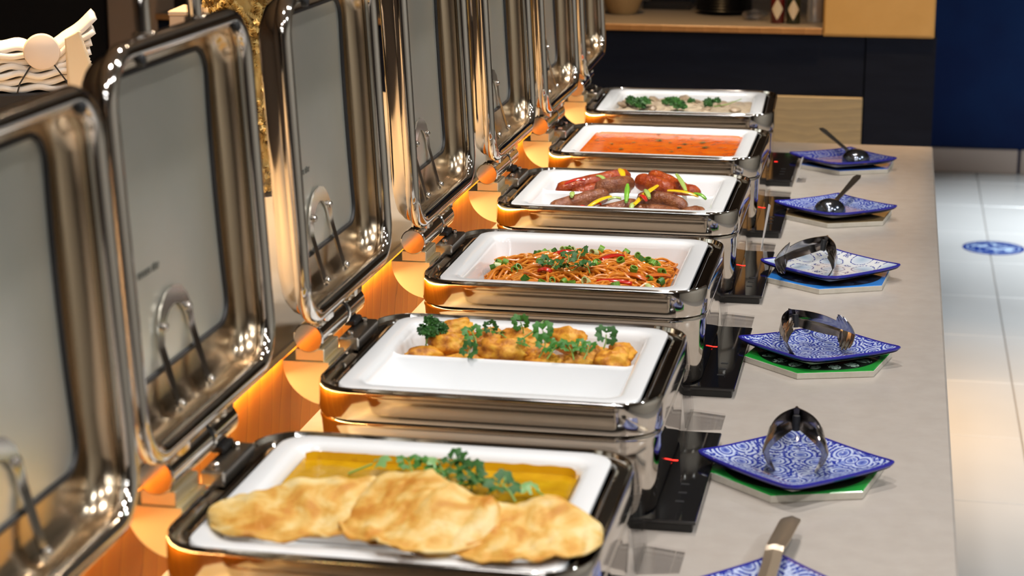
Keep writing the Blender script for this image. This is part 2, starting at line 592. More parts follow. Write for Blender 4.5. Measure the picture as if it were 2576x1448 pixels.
sauce_bottle((0.268, 4.30, ZB), pm('red_sauce', (0.10, 0.008, 0.006), 0.1, coat=0.5), pm('red_cap', (0.25, 0.01, 0.01), 0.35), 'small red hot sauce bottle with diamond label, far counter')
sauce_bottle((0.315, 4.295, ZB), pm('green_sauce', (0.015, 0.022, 0.008), 0.1, coat=0.5), pm('green_cap', (0.01, 0.13, 0.03), 0.35), 'small green hot sauce bottle with diamond label, far counter')
cn = empty('steel_canister', (0.375, 4.36, ZB), 0, 'pale steel canister between sauce bottles and tan cabinet', 'canister')
MB().lathe([(0, 0), (0.024, 0), (0.025, 0.002), (0.025, 0.12), (0.024, 0.122), (0, 0.122)], 28).build('body', pm('pale_steel', (0.7, 0.72, 0.75), 0.25, 0.7), cn)
MB().lathe([(0.0262, 0.118), (0.0262, 0.13), (0.02, 0.135), (0, 0.136)], 28).build('lid', CHROME_S, cn)

# ------------------------------------------------------------------ chafing dish
LX0, LX1, LY0, LY1 = -0.027, 0.379, -0.010, 0.335     # outer chrome rim, local to the pan corner


def ring3(x0, x1, y0, y1, r, z, n=6, bow=0.0):
    return [(p[0], p[1], z) for p in rr_ring(x0, x1, y0, y1, r, n, bow)]


def make_chafer():
    e = empty('chafing_dish', (0, 0, 0))
    # z local: 0 = pan rim; bottom -0.135

    def R(i, z, r=0.052):
        return ring3(LX0 + i, LX1 - i, LY0 + i, LY1 - i, max(0.004, r - i), z)
    # outer shell: skirt band + lower body
    b = MB()
    b.loft([R(0.004, -0.0375), R(0.001, -0.036), R(0.0, -0.033), R(0.0, -0.004), R(0.0008, 0.0005), R(0.0022, 0.0022),
            R(0.0038, 0.0017), R(0.0048, -0.001), R(0.0058, -0.0035), R(0.016, -0.0045), R(0.0175, -0.0025), R(0.019, -0.0045), R(0.022, -0.005)])
    b.build('rim_band', CHROME, e)
    b = MB()
    b.loft([R(0.012, -0.135), R(0.007, -0.133), R(0.006, -0.128), R(0.0035, -0.060), R(0.0025, -0.046), R(0.001, -0.0425), R(0.002, -0.039), R(0.005, -0.0378)], True)
    b.build('water_pan_body', CHROME, e)
    # inner well seen as a dark gap round the pan
    b = MB()
    b.loft([R(0.021, -0.0048), R(0.0225, -0.02), R(0.026, -0.10)], False, True)
    b.build('inner_well', STEEL_IN, e)
    # hinge group on the left
    ya, yb = 0.072, 0.262
    ymid = ya + (yb - ya) * 0.62
    hb = MB().cyl((-0.050, ya, 0.036), (-0.050, ymid - 0.006, 0.036), 0.0185, 32, 0.0015).build('hinge_barrel', HINGE, e)
    MB().cyl((-0.050, ya - 0.0012, 0.036), (-0.050, ya, 0.036), 0.0165, 32).build('end_cap', HINGE, hb)
    MB().cyl((-0.050, ymid - 0.006, 0.036), (-0.050, ymid + 0.004, 0.036), 0.0165, 24).build('barrel_seal', BLACK, e)
    MB().cyl((-0.050, ymid + 0.004, 0.036), (-0.050, yb, 0.036), 0.0185, 32, 0.0015).build('hinge_barrel', HINGE, e)
    # quarter round bracket
    n = 14
    prof = [(-0.083, 0.006)]
    for k in range(n + 1):
        a = PI + k / n * PI / 2
        prof.append((-0.026 + 0.057 * math.cos(a), 0.004 + 0.052 * math.sin(a)))
    prof += [(-0.026, 0.006)]
    rings = [[(x, y, z) for x, z in prof] for y in (ya + 0.002, ya + 0.003, ya + 0.07, ya + 0.071)]
    rings[0] = [((x + 0.055) * 0.985 - 0.055, y, (z + 0.02) * 0.985 - 0.02) for x, y, z in rings[0]]
    rings[3] = [((x + 0.055) * 0.985 - 0.055, y, (z + 0.02) * 0.985 - 0.02) for x, y, z in rings[3]]
    MB().loft(rings, True, True).build('hinge_bracket', BRACKET, e, auto=0.5)
    MB().box(-0.068, -0.032, ya + 0.004, ya + 0.066, 0.0062, 0.0215, 0.001).build('bracket_block', BRACKET, e, smooth=False)
    MB().box(-0.038, -0.012, ya + 0.085, yb - 0.01, -0.002, 0.014, 0.002).build('hinge_mount', STEEL_IN, e, smooth=False)
    MB().box(-0.046, -0.030, ymid + 0.02, yb - 0.02, 0.0142, 0.022, 0.002).build('hinge_foot', BLACK, e, smooth=False)
    for yy in (ya + 0.10, yb - 0.025):
        MB().cyl((-0.026, yy, 0.0142), (-0.026, yy, 0.019), 0.004, 10, 0.001).build('hinge_screw', CHROME_S, e)
    # lid, open: local frame y along width, z up, depth towards -x
    H, hw = 0.372, 0.186
    lid = MB()

    def LR(i, w, r=0.05, bow=0.0, bot=0.0):
        return [(w, p[0], p[1]) for p in rr_ring(-hw + i, hw - i, i + bot, H - i, max(0.008, r - i * 0.5), 6, bow)]
    prof = [(0.0, 0.0, 0), (0.001, -0.010, 0), (0.004, -0.020, 0), (0.010, -0.029, 0.003), (0.018, -0.034, 0.006), (0.030, -0.035, 0.008), (0.0302, -0.0315, 0.008),
            (0.019, -0.0305, 0.006), (0.011, -0.026, 0.003), (0.0075, -0.017, 0), (0.006, -0.008, 0), (0.006, 0.0, 0)]
    lid.loft([LR(i, w, 0.05, bw, 0.022 * max(0, (i - 0.008) / 0.022)) for i, w, bw in prof], loop=True)
    lo = lid.build('lid', [CHROME, LID_IN], e, loc=(-0.024, 0.1625, 0.076), rot=(0, math.radians(-3.1), 0))
    nr = len(LR(0, 0))
    for pi, pol in enumerate(lo.data.polygons):
        if pi >= 5 * nr:
            pol.material_index = 1
    # rolled rim
    path = [(0.0, p[0], p[1]) for p in rr_ring(-hw + 0.003, hw - 0.003, 0.003, H - 0.003, 0.045, 8)]
    MB().tube(path, 0.0100, 12, True).build('rolled_rim', CHROME, lo)
    # pane and gasket
    rg = rr_ring(-hw + 0.027, hw - 0.027, 0.048, H - 0.027, 0.030, 6, 0.008)
    MB().loft([[(-0.0345, p[0], p[1]) for p in rg], [(-0.0325, p[0], p[1]) for p in rg]], True, True).build('window_pane', LID_PANE, lo, smooth=False)
    gp = [(-0.0315, p[0], p[1]) for p in rr_ring(-hw + 0.031, hw - 0.031, 0.053, H - 0.031, 0.028, 6, 0.008)]
    MB().tube(gp, 0.0030, 6, True).build('gasket', BLACK, lo)
    # arched stay at the foot of the pane
    aw, ah, wd = 0.042, 0.118, 0.016
    fr = []
    m = 20
    for k in range(m + 1):
        t = k / m
        if t < 0.3:
            yy, zz, nx, nz = -aw, 0.012 + t / 0.3 * (ah - aw - 0.012), -1, 0
        elif t > 0.7:
            yy, zz, nx, nz = aw, 0.012 + (1 - t) / 0.3 * (ah - aw - 0.012), 1, 0
        else:
            a = PI - (t - 0.3) / 0.4 * PI
            yy, zz, nx, nz = aw * math.cos(a), ah - aw + aw * math.sin(a), math.cos(a), math.sin(a)
        taper = 0.75 + 0.5 * max(0, (zz - 0.03) / ah)
        w0 = wd * taper
        w = -0.012 - 0.0165 * min(1, zz / (ah - aw))
        fr.append([(w, yy + nx * w0 / 2, zz + nz * w0 / 2), (w - 0.002, yy + nx * w0 / 2, zz + nz * w0 / 2),
                   (w - 0.002, yy - nx * w0 / 2, zz - nz * w0 / 2), (w, yy - nx * w0 / 2, zz - nz * w0 / 2)])
    MB().loft(fr, True, True).build('arched_stay', CHROME_S, lo, auto=0.5)
    for yy, zz, w in ((-aw * 0.8, ah - aw + 0.018, -0.0285), (aw * 0.8, ah - aw + 0.022, -0.0285), (-aw, 0.02, -0.0145), (aw, 0.02, -0.0145)):
        MB().tube([(w - 0.001, yy, zz), (w + 0.001, yy, zz), (w + 0.0035, yy, zz), (w + 0.005, yy, zz)], [0.0045, 0.0048, 0.004, 0.0015], 10).build('rivet', CHROME_S, lo)
    # rubber bumpers on the rim, handle at the top edge
    for yy in (-0.115, 0.145):
        MB().tube([(0.004, yy, H - 0.012), (0.0105, yy, H - 0.012), (0.012, yy, H - 0.012)], [0.0055, 0.0055, 0.003], 10).build('rubber_bumper', BLACK, lo)
    hy = 0.068
    hp = []
    for yy, zz in ((-hy, H - 0.004), (-hy, H + 0.035), (-hy + 0.004, H + 0.044), (-hy + 0.012, H + 0.049), (hy - 0.012, H + 0.049), (hy - 0.004, H + 0.044), (hy, H + 0.035), (hy, H - 0.004)):
        hp.append((-0.006, yy, zz))
    MB().tube(hp, 0.0075, 12).build('handle', CHROME, lo)
    for yy in (-hy, hy):
        MB().cyl((-0.006, yy, H - 0.001), (-0.006, yy, H + 0.008), 0.0105, 16, 0.001).build('handle_ferrule', CHROME_S, lo)
    # hinge arms from barrel to lid rim
    for yy in (ya + 0.03, yb - 0.03):
        MB().box(-0.056, -0.030, yy - 0.014, yy + 0.014, 0.050, 0.074, 0.003).build('hinge_arm', HINGE, e, smooth=False)
    # faint unreadable printed line on the pane
    pr_ = MB()
    rp_ = random.Random(4)
    yy = 0.0
    for k in range(11):
        if k == 7:
            yy += 0.004
        hgt = rp_.choice((0.006, 0.006, 0.0075))
        pr_.box(-0.0003, 0.0, yy, yy + 0.0022, 0, hgt)
        pr_.box(-0.0003, 0.0, yy + 0.0022, yy + 0.0036, hgt * rp_.choice((0.0, 0.5, 0.75)), hgt * 0.98)
        yy += 0.0046
    pr_.build('printed_mark', pm('grey_print', (0.13, 0.13, 0.11), 0.5), lo, smooth=False, loc=(-0.0318, -0.075, 0.150))
    return e


DY = {0: -0.432, 1: 0.0, 2: 0.501, 3: 1.023, 4: 1.547, 5: 2.044, 6: 2.548}
FOODN = {0: 'nearest the camera, only its open lid in view', 1: 'with curry and fried flatbreads', 2: 'with golden fritters',
         3: 'with orange noodles', 4: 'with brown sausages', 5: 'with red soup', 6: 'with creamy mushrooms'}
chaf = make_chafer()
CH = {}
for i in range(7):
    c = chaf if i == 0 else copy_tree(chaf)
    c.location = (0, DY[i], ZR)
    if i == 0:
        c.location = (0.015, DY[i], ZR - 0.015)
    if i == 6:
        c.location = (-0.008, DY[i], ZR)
        c.rotation_euler = (0, 0, math.radians(2.0))
    tag(c, 'polished steel chafing dish ' + FOODN[i] + ('' if i == 0 else ', lid open'), 'chafing dish', 'chafing dishes in a row')
    CH[i] = c

# the nearest lid shows no handle in the photograph
for lid_ in [q for q in CH[0].children if q.name.startswith('lid')]:
    for q in [q for q in lid_.children if q.name.startswith('handle')]:
        bpy.data.objects.remove(q)

# ------------------------------------------------------------------ white pans
PX, PY = 0.354, 0.321


def pan_mesh(div):
    b = MB()

    def R(i, z, r=0.030):
        return ring3(i, PX - i, -0.0035 + i * 1.05, PY + 0.007 - i * 1.05, max(0.012, r - i * 0.3), z, 6)
    b.loft([R(0.004, -0.006), R(0.001, -0.0055), R(0.0, -0.003), R(0.001, -0.0005), R(0.003, 0.0), R(0.018, 0.0), R(0.023, -0.0012), R(0.027, -0.005),
            R(0.0295, -0.011), R(0.034, -0.040), R(0.038, -0.052), R(0.046, -0.056), R(0.06, -0.057)], False, True)
    # outside of the bowl
    b.loft([R(0.004, -0.006), R(0.024, -0.0075), R(0.031, -0.045), R(0.04, -0.061), R(0.06, -0.062)], False, True)
    if div:
        yd = 0.176
        sec = [(-0.009, -0.056), (-0.006, -0.03), (-0.0045, -0.014), (-0.0035, -0.0105), (0, -0.009), (0.0035, -0.0105), (0.0045, -0.014), (0.006, -0.03), (0.009, -0.056)]
        rings = []
        for x, lift in ((0.0275, 0.004), (0.031, 0.0015), (0.037, 0), (0.12, 0), (0.177, 0), (0.24, 0), (PX - 0.037, 0), (PX - 0.031, 0.0015), (PX - 0.0275, 0.004)):
            rings.append([(x, yd + dy, z + (lift if z > -0.02 else 0)) for dy, z in sec])
        b.loft(rings, False, False, False)
    return b


pm_plain = pm_div = None
PANL = {0: 'empty', 1: 'white divided pan of yellow curry and flatbreads', 2: 'white divided pan, front half empty, fritters behind',
        3: 'white undivided pan heaped with orange noodles', 4: 'white divided pan of sausages and pepper strips',
        5: 'white undivided pan filled with red soup', 6: 'white undivided pan of creamy mushrooms, farthest of the row'}
for i in range(1, 7):
    div = i in (1, 2, 4)
    ref = pm_div if div else pm_plain
    if ref is None:
        o = pan_mesh(div).build('food_pan', PORC, auto=0.9)
        if div:
            pm_div = o
        else:
            pm_plain = o
    else:
        o = link(bpy.data.objects.new('food_pan', ref.data))
    o.location = CH[i].location
    o.rotation_euler = CH[i].rotation_euler
    tag(o, PANL[i], 'pan', 'white porcelain pans')

# ------------------------------------------------------------------ induction hobs and acrylic signs
RED = emit('red_led', (1.0, 0.03, 0.02), 2.5)
HOBGREY = pm('hob_print', (0.02, 0.022, 0.025), 0.3)


def make_hob():
    e = empty('induction_hob')
    MB().box(0.03, 0.418, 0.004, 0.322, 0.0, 0.010, 0.001).build('housing', pm('hob_housing', (0.008, 0.008, 0.008), 0.4), e, smooth=False)
    g = MB().box(0.026, 0.422, 0.0, 0.326, 0.0102, 0.015, 0.0012).build('glass_top', BLACKGLASS, e, smooth=False)
    MB().box(0.372, 0.379, 0.205, 0.2085, 0.0151, 0.0155).build('indicator_light', RED, g, smooth=False)
    for k in range(3):
        MB().box(0.392, 0.402, 0.06 + k * 0.03, 0.066 + k * 0.03, 0.0151, 0.0154).build('touch_key', HOBGREY, g, smooth=False)
    return e


HB = {1: 'half hidden behind curry dish', 2: 'beside fritter dish', 3: 'beside noodle dish', 4: 'beside sausage dish', 5: 'beside red soup dish', 6: 'beside mushroom dish, farthest'}
hob = make_hob()
for i in range(1, 7):
    c = hob if i == 1 else copy_tree(hob)
    c.location = (CH[i].location.x, DY[i] + 0.0, Z0)
    tag(c, 'black glass induction hob ' + HB[i], 'induction hob', 'induction hobs under the dishes')


def make_sign():
    e = empty('sign_holder')
    # folded clear sheet: upright, chamfered top corner, foot
    def plate(pts, x0, x1):
        n = len(pts)
        return MB().loft([[(x0(y, z), y, z) for y, z in pts], [(x1(y, z), y, z) for y, z in pts]], True, True)
    up = [(0.0, 0.003), (0.085, 0.003), (0.085, 0.085), (0.070, 0.105), (0.015, 0.105), (0.0, 0.085)]
    plate(up, lambda y, z: -0.0015 - z * 0.10, lambda y, z: 0.0015 - z * 0.10).build('upright', ACRYLIC, e, smooth=False)
    MB().add([(0, 0, 0), (0.045, 0.012, 0), (0.045, 0.073, 0), (0, 0.085, 0), (0, 0, 0.003), (0.045, 0.012, 0.003), (0.045, 0.073, 0.003), (0, 0.085, 0.003)],
             [(3, 2, 1, 0), (4, 5, 6, 7), (0, 1, 5, 4), (1, 2, 6, 5), (2, 3, 7, 6), (3, 0, 4, 7)]).build('foot', ACRYLIC, e, smooth=False)
    return e


sg = make_sign()
for i, nm in ((1, 'curry and fritter dishes'), (2, 'fritter and noodle dishes'), (3, 'noodle and sausage dishes'), (4, 'sausage and soup dishes'), (5, 'soup and mushroom dishes')):
    c = sg if i == 1 else copy_tree(sg)
    c.location = (0.372, DY[i] + 0.37, Z0 + 0.0006)
    tag(c, 'clear acrylic sign holder between the ' + nm, 'sign holder', 'acrylic sign holders')
# small white cards leaning at the far ones
for k, (x, y, lab) in enumerate(((0.392, 1.95, 'narrow white card standing upright beside the sausage dish'), (0.42, 2.60, 'tiny white card beside the mushroom dish'))):
    hgt = 0.085 if k == 0 else 0.055
    o = MB().loft([[(-0.0006, 0, 0), (0.0006, 0, 0), (0.0006, 0.05, 0), (-0.0006, 0.05, 0)],
                   [(-0.0006 + 0.012, 0, hgt), (0.0006 + 0.012, 0, hgt), (0.0006 + 0.012, 0.05, hgt * 0.85), (-0.0006 + 0.012, 0.05, hgt * 0.85)]], True, True
                  ).build('white_card', pm('white_card', (0.75, 0.73, 0.72), 0.6), smooth=False, loc=(x, y, Z0))
    tag(o, lab, 'card')

# ------------------------------------------------------------------ plates, trivets
def paisley(name, base, mid, dark, scale=26.0, seed=0.0):
    m, nt, b = new_mat(name)
    v = tex_coord(nt)
    ofs = N(nt, 'ShaderNodeVectorMath', operation='ADD')
    ofs.inputs[1].default_value = (seed, seed * 1.7, 0)
    nt.links.new(v, ofs.inputs[0])
    v2 = ofs.outputs[0]
    vo = N(nt, 'ShaderNodeTexVoronoi', voronoi_dimensions='2D')
    vo.inputs['Scale'].default_value = scale
    vo.inputs['Randomness'].default_value = 0.75
    nt.links.new(v2, vo.inputs['Vector'])
    d = vo.outputs['Distance']
    rings = math_n(nt, 'SINE', math_n(nt, 'MULTIPLY', d, 38.0))
    col = ramp(nt, math_n(nt, 'MULTIPLY_ADD', rings, 0.5, 0.5), [(0.25, base), (0.55, mid), (0.85, dark)])
    centre = ramp(nt, d, [(0.0, dark), (0.14, mid), (0.17, base), (0.2, base)])
    col = mix_col(nt, math_n(nt, 'LESS_THAN', d, 0.19), col, centre)
    vo2 = N(nt, 'ShaderNodeTexVoronoi', voronoi_dimensions='2D')
    vo2.inputs['Scale'].default_value = scale * 7
    nt.links.new(v2, vo2.inputs['Vector'])
    dots = math_n(nt, 'LESS_THAN', vo2.outputs['Distance'], 0.28)
    fl = noise_tex(nt, v2, scale * 3.2, 3, 0.6, 1.5)
    col = mix_col(nt, math_n(nt, 'MULTIPLY', dots, math_n(nt, 'GREATER_THAN', d, 0.42)), col, dark)
    col = mix_col(nt, math_n(nt, 'GREATER_THAN', fl, 0.60), col, base)
    col = mix_col(nt, math_n(nt, 'LESS_THAN', fl, 0.36), col, mid)
    nt.links.new(col, b.inputs['Base Color'])
    b.inputs['Roughness'].default_value = 0.15
    b.inputs['Coat Weight'].default_value = 0.6
    return m


def ringed(name):
    m, nt, b = new_mat(name)
    v = tex_coord(nt, (1, 1, 1), (0, 0, 0.0))
    vo = N(nt, 'ShaderNodeTexVoronoi', voronoi_dimensions='2D')
    vo.inputs['Scale'].default_value = 20.0
    vo.inputs['Randomness'].default_value = 0.12
    nt.links.new(v, vo.inputs['Vector'])
    d = vo.outputs['Distance']
    ring = math_n(nt, 'MULTIPLY', math_n(nt, 'GREATER_THAN', d, 0.37), math_n(nt, 'LESS_THAN', d, 0.42))
    chk = N(nt, 'ShaderNodeTexVoronoi', voronoi_dimensions='2D')
    chk.inputs['Scale'].default_value = 330
    nt.links.new(v, chk.inputs['Vector'])
    ring = math_n(nt, 'MULTIPLY', ring, math_n(nt, 'LESS_THAN', chk.outputs['Distance'], 0.5))
    fillc = ramp(nt, d, [(0.0, (0.38, 0.50, 0.66)), (0.3, (0.60, 0.68, 0.78)), (0.36, (0.72, 0.76, 0.80)), (0.5, (0.76, 0.78, 0.80))])
    flw = math_n(nt, 'MULTIPLY', math_n(nt, 'GREATER_THAN', d, 0.60), math_n(nt, 'LESS_THAN', chk.outputs['Distance'], 0.45))
    col = mix_col(nt, math_n(nt, 'MAXIMUM', ring, flw), fillc, (0.02, 0.05, 0.32))
    nt.links.new(col, b.inputs['Base Color'])
    b.inputs['Roughness'].default_value = 0.15
    b.inputs['Coat Weight'].default_value = 0.6
    return m


PB = (0.54, 0.62, 0.82)
PMID = (0.20, 0.27, 0.62)
PDK = (0.018, 0.035, 0.34)
EDGE = pm('cobalt_edge', (0.02, 0.018, 0.28), 0.2, coat=0.5)
BACKP = pm('plate_back', (0.42, 0.43, 0.44), 0.25)


def make_plate(mat, s=0.172):
    """square plate, corners swept up; origin at its foot"""
    e = empty('square_plate')
    n = 24
    hs = s / 2

    def h(u, v):
        r4 = (abs(u) ** 3 + abs(v) ** 3) ** (1 / 3)
        return 0.006 + 0.011 * max(0, (max(abs(u), abs(v)) - 0.5) / 0.5) ** 1.5 + 0.003 * (abs(u) * abs(v)) ** 3
    def P(i, j):
        u, v = -1 + 2 * i / n, -1 + 2 * j / n
        q = 1.0
        # rounded corners
        c = min(abs(u), abs(v))
        q *= 1 - 0.035 * max(0, (c - 0.88) / 0.12)
        return u * hs * q, v * hs * q, h(u, v)
    vt, ft = [], []
    for j in range(n + 1):
        for i in range(n + 1):
            vt.append(P(i, j))
    for j in range(n):
        for i in range(n):
            a = j * (n + 1) + i
            ft.append((a, a + 1, a + n + 2, a + n + 1))
    mk('glazed_top', vt, ft, mat, e)
    vb = [(x * 0.985, y * 0.985, z - 0.0065) for x, y, z in vt]
    fb = [tuple(reversed(q)) for q in ft]
    mk('underside', vb, fb, BACKP, e)
    per = [P(i, 0) for i in range(n)] + [P(n, j) for j in range(n)] + [P(n - i, n) for i in range(n)] + [P(0, n - j) for j in range(n)]
    MB().tube([(x * 0.992, y * 0.992, z - 0.0022) for x, y, z in per], 0.0026, 8, True).build('rim_edge', EDGE, e)
    return e


def trivet_mat(name, border, disc, petals, red):
    m, nt, b = new_mat(name)
    v = tex_coord(nt)
    sp = N(nt, 'ShaderNodeSeparateXYZ')
    nt.links.new(v, sp.inputs[0])
    r = math_n(nt, 'SQRT', math_n(nt, 'ADD', math_n(nt, 'MULTIPLY', sp.outputs[0], sp.outputs[0]), math_n(nt, 'MULTIPLY', sp.outputs[1], sp.outputs[1])))
    a = math_n(nt, 'ARCTAN2', sp.outputs[1], sp.outputs[0])
    pet = math_n(nt, 'ABSOLUTE', math_n(nt, 'SINE', math_n(nt, 'MULTIPLY', a, 8.0)))
    lim = math_n(nt, 'MULTIPLY_ADD', pet, 0.022, 0.064)
    inpet = math_n(nt, 'MULTIPLY', math_n(nt, 'MULTIPLY', math_n(nt, 'GREATER_THAN', r, 0.064), math_n(nt, 'LESS_THAN', r, lim)), math_n(nt, 'GREATER_THAN', pet, 0.55))
    fine = noise_tex(nt, v, 220, 2)
    petc = mix_col(nt, math_n(nt, 'GREATER_THAN', fine, 0.56), petals, disc)
    col = mix_col(nt, inpet, disc, petc)
    col = mix_col(nt, math_n(nt, 'MULTIPLY', math_n(nt, 'LESS_THAN', r, 0.062), math_n(nt, 'GREATER_THAN', r, 0.05)), col, red)
    col = mix_col(nt, math_n(nt, 'GREATER_THAN', r, 0.0895), col, border)
    nt.links.new(col, b.inputs['Base Color'])
    b.inputs['Roughness'].default_value = 0.12
    b.inputs['Coat Weight'].default_value = 0.6
    return m


TCLAY = noisy('tile_biscuit', [(0.3, (0.56, 0.52, 0.43)), (0.7, (0.66, 0.62, 0.54))], 60, rough=0.7)


def make_trivet(mat, R=0.112):
    e = empty('hexagonal_trivet')
    def hx(r, z):
        return [(r * math.cos(PI / 3 * k), r * math.sin(PI / 3 * k), z) for k in range(6)]
    MB().loft([hx(R - 0.001, 0.0), hx(R, 0.001), hx(R, 0.0088), hx(R - 0.0005, 0.0092)], True, False).build('tile_body', TCLAY, e, smooth=False)
    MB().loft([hx(R - 0.0005, 0.0092), hx(R - 0.002, 0.0102)], False, True).build('glazed_face', mat, e, smooth=False)
    return e


GREEN = (0.012, 0.30, 0.035)
tv_green = trivet_mat('green_trivet_print', GREEN, (0.004, 0.006, 0.005), (0.42, 0.58, 0.48), (0.22, 0.02, 0.012))
tv_green2 = trivet_mat('green_trivet_plain', (0.015, 0.33, 0.045), (0.010, 0.014, 0.006), (0.03, 0.045, 0.02), (0.02, 0.02, 0.012))
tv_blue = trivet_mat('blue_trivet_print', (0.03, 0.22, 0.68), (0.012, 0.014, 0.03), (0.04, 0.06, 0.13), (0.22, 0.03, 0.02))
tv_dark = trivet_mat('brown_trivet_print', (0.16, 0.11, 0.05), (0.05, 0.03, 0.015), (0.10, 0.07, 0.04), (0.07, 0.04, 0.02))
tv_navy = trivet_mat('navy_trivet_print', (0.03, 0.12, 0.50), (0.01, 0.014, 0.035), (0.03, 0.04, 0.10), (0.03, 0.03, 0.06))
TV = [(2, (0.522, 0.728), 78, tv_green2, 'hexagonal trivet tile with plain green border, nearest of the two green ones'),
      (3, (0.527, 1.243), 77, tv_green, 'hexagonal green trivet tile with petal print and chipped corner'),
      (4, (0.523, 1.745), 84, tv_blue, 'hexagonal sky blue trivet tile with chipped corner under ringed plate'),
      (5, (0.520, 2.265), 82, tv_dark, 'hexagonal brown trivet tile under the plate with front ladle'),
      (6, (0.521, 2.81), 84, tv_navy, 'hexagonal blue trivet tile, farthest of the row')]
TVO = {}
for i, c, ang, m, lab in TV:
    o = make_trivet(m)
    o.location = (c[0], c[1], Z0)
    o.rotation_euler = (0, 0, math.radians(ang) + PI / 6 * 0)
    tag(o, lab, 'trivet', 'trivet tiles along the counter')
PLATES = [(1, (0.522, 0.295), 46, paisley('paisley_a', PB, PMID, PDK, 24, 0.31), 'blue paisley square plate at the bottom edge, under the spatula', 0.0),
          (2, (0.522, 0.712), 46, paisley('paisley_b', PB, PMID, PDK, 26, 0.0), 'blue paisley square plate carrying upright tongs, on plain green trivet', 0.0103),
          (3, (0.527, 1.238), 41, paisley('paisley_c', PB, PMID, PDK, 30, 0.77), 'blue paisley square plate with tongs pointing right, on petal trivet', 0.0103),
          (4, (0.524, 1.752), 47, ringed('ringed_print'), 'white square plate with dotted blue ring print and cobalt edge', 0.0103),
          (5, (0.515, 2.255), 44, paisley('paisley_d', (0.40, 0.48, 0.68), (0.13, 0.19, 0.50), PDK, 30, 1.3), 'blue marbled square plate with ladle handle leaning back', 0.0103),
          (6, (0.512, 2.79), 38, paisley('paisley_e', (0.26, 0.28, 0.48), (0.09, 0.11, 0.34), PDK, 20, 2.1), 'dusky blue square plate with farthest ladle', 0.0103)]
for i, c, ang, m, lab, zz in PLATES:
    o = make_plate(m)
    o.location = (c[0], c[1], Z0 + zz)
    # slightly lozenge-shaped plates: the squash runs along the counter
    sy = {1: 1.0, 2: 0.94, 3: 0.82, 4: 0.93, 5: 0.85, 6: 0.87}[i]
    for q in o.children:
        q.data.transform(Matrix.Diagonal((1, sy, 1, 1)) @ Matrix.Rotation(math.radians(ang), 4, 'Z'))
        q.data.update()
    tag(o, lab, 'plate', 'square serving plates')
ZP = Z0 + 0.0103 + 0.0065       # top of the plate floor


# ------------------------------------------------------------------ serving tools
TOOL = pm('tool_steel', (0.46, 0.43, 0.41), 0.16, 1.0)
TOOL_D = pm('ladle_steel', (0.20, 0.23, 0.29), 0.16, 1.0)


def make_tongs(name, apex, head1, head2, tilt, label, w0=0.020, hw_=0.050):
    """spring tongs lying on their edge: bend at one end, two scalloped heads at the other"""
    e = empty(name, apex, 0, label, 'tongs', 'steel tongs')
    ax = Vector(tilt).normalized()
    A = Vector(apex)
    H1, H2 = Vector(head1) - A, Vector(head2) - A
    mid = (H1 + H2) * 0.5
    for Hd, other in ((H1, H2), (H2, H1)):
        inward = (other - Hd)
        d = Hd.normalized()
        inward = (inward - d * inward.dot(d))
        inward = (inward - ax * inward.dot(ax)).normalized()
        L = Hd.length * 1.13
        rings = []
        n = 44
        for k in range(n + 1):
            t = k / n
            c = d * (L * t) - inward * (0.008 * math.sin(PI * min(1, t * 1.3)))
            head = max(0.0, (t - 0.70) / 0.30)
            w = w0 * (0.95 + 0.25 * math.sin(PI * min(1, t / 0.7)))
            if head > 0:
                g = math.sin(PI * (0.05 + 0.80 * head)) ** 0.7
                w = w0 * 0.95 * (1 - head * 0.3) + (hw_ - w0 * 0.8) * g
                if k % 3 == 0 and head > 0.12:
                    w *= 0.84
                c = c + inward * (0.010 * head * head)
            sect = []
            m_ = 8
            for q in range(m_ + 1):
                u = -1 + 2 * q / m_
                cup = (0.10 + 0.16 * min(1, head * 2)) * w * u * u
                rib = -0.0016 * math.exp(-(u / 0.18) ** 2)
                sect.append(c + ax * (u * w / 2) + inward * (cup + rib))
            rings.append(sect + [p - inward * 0.0013 for p in reversed(sect)])
        MB().loft(rings, True, True).build('arm', TOOL, e, auto=0.5)
    # sprung bend joining the arms
    d1, d2 = H1.normalized(), H2.normalized()
    rings = []
    for k in range(11):
        t = k / 10
        c = (d1 * (1 - t) + d2 * t) * 0.010 - mid.normalized() * (0.010 * math.sin(PI * t))
        nrm = ((d1 * (1 - t) + d2 * t) * 1.0).normalized()
        rings.append([c - ax * w0 * 0.48, c + ax * w0 * 0.48, c + ax * w0 * 0.48 - nrm * 0.0014, c - ax * w0 * 0.48 - nrm * 0.0014])
    MB().loft(rings, True, True).build('spring_bend', TOOL, e, auto=0.6)
    p = mid.normalized() * 0.026
    MB().cyl(p - ax * 0.010, p + ax * 0.010, 0.0048, 12, 0.001).build('spring_pin', BLACK, e)
    return e


make_tongs('serving_tongs', (0.517, 0.812, 0.948), (0.482, 0.690, 0.945), (0.563, 0.694, 0.945), (0, 0.12, 1), 'steel serving tongs on the paisley plate with plain green trivet, opening towards the camera', 0.026, 0.056)
make_tongs('serving_tongs', (0.479, 1.325, 0.942), (0.573, 1.236, 0.946), (0.476, 1.205, 0.938), (-0.10, 0.22, 1), 'steel serving tongs on the petal trivet plate, scalloped head pointing right', 0.024, 0.052)
make_tongs('serving_tongs', (0.514, 1.836, 0.945), (0.437, 1.690, 0.947), (0.536, 1.680, 0.938), (0.10, 0.22, 1), 'steel serving tongs on the ringed plate, scalloped head pointing left', 0.024, 0.052)


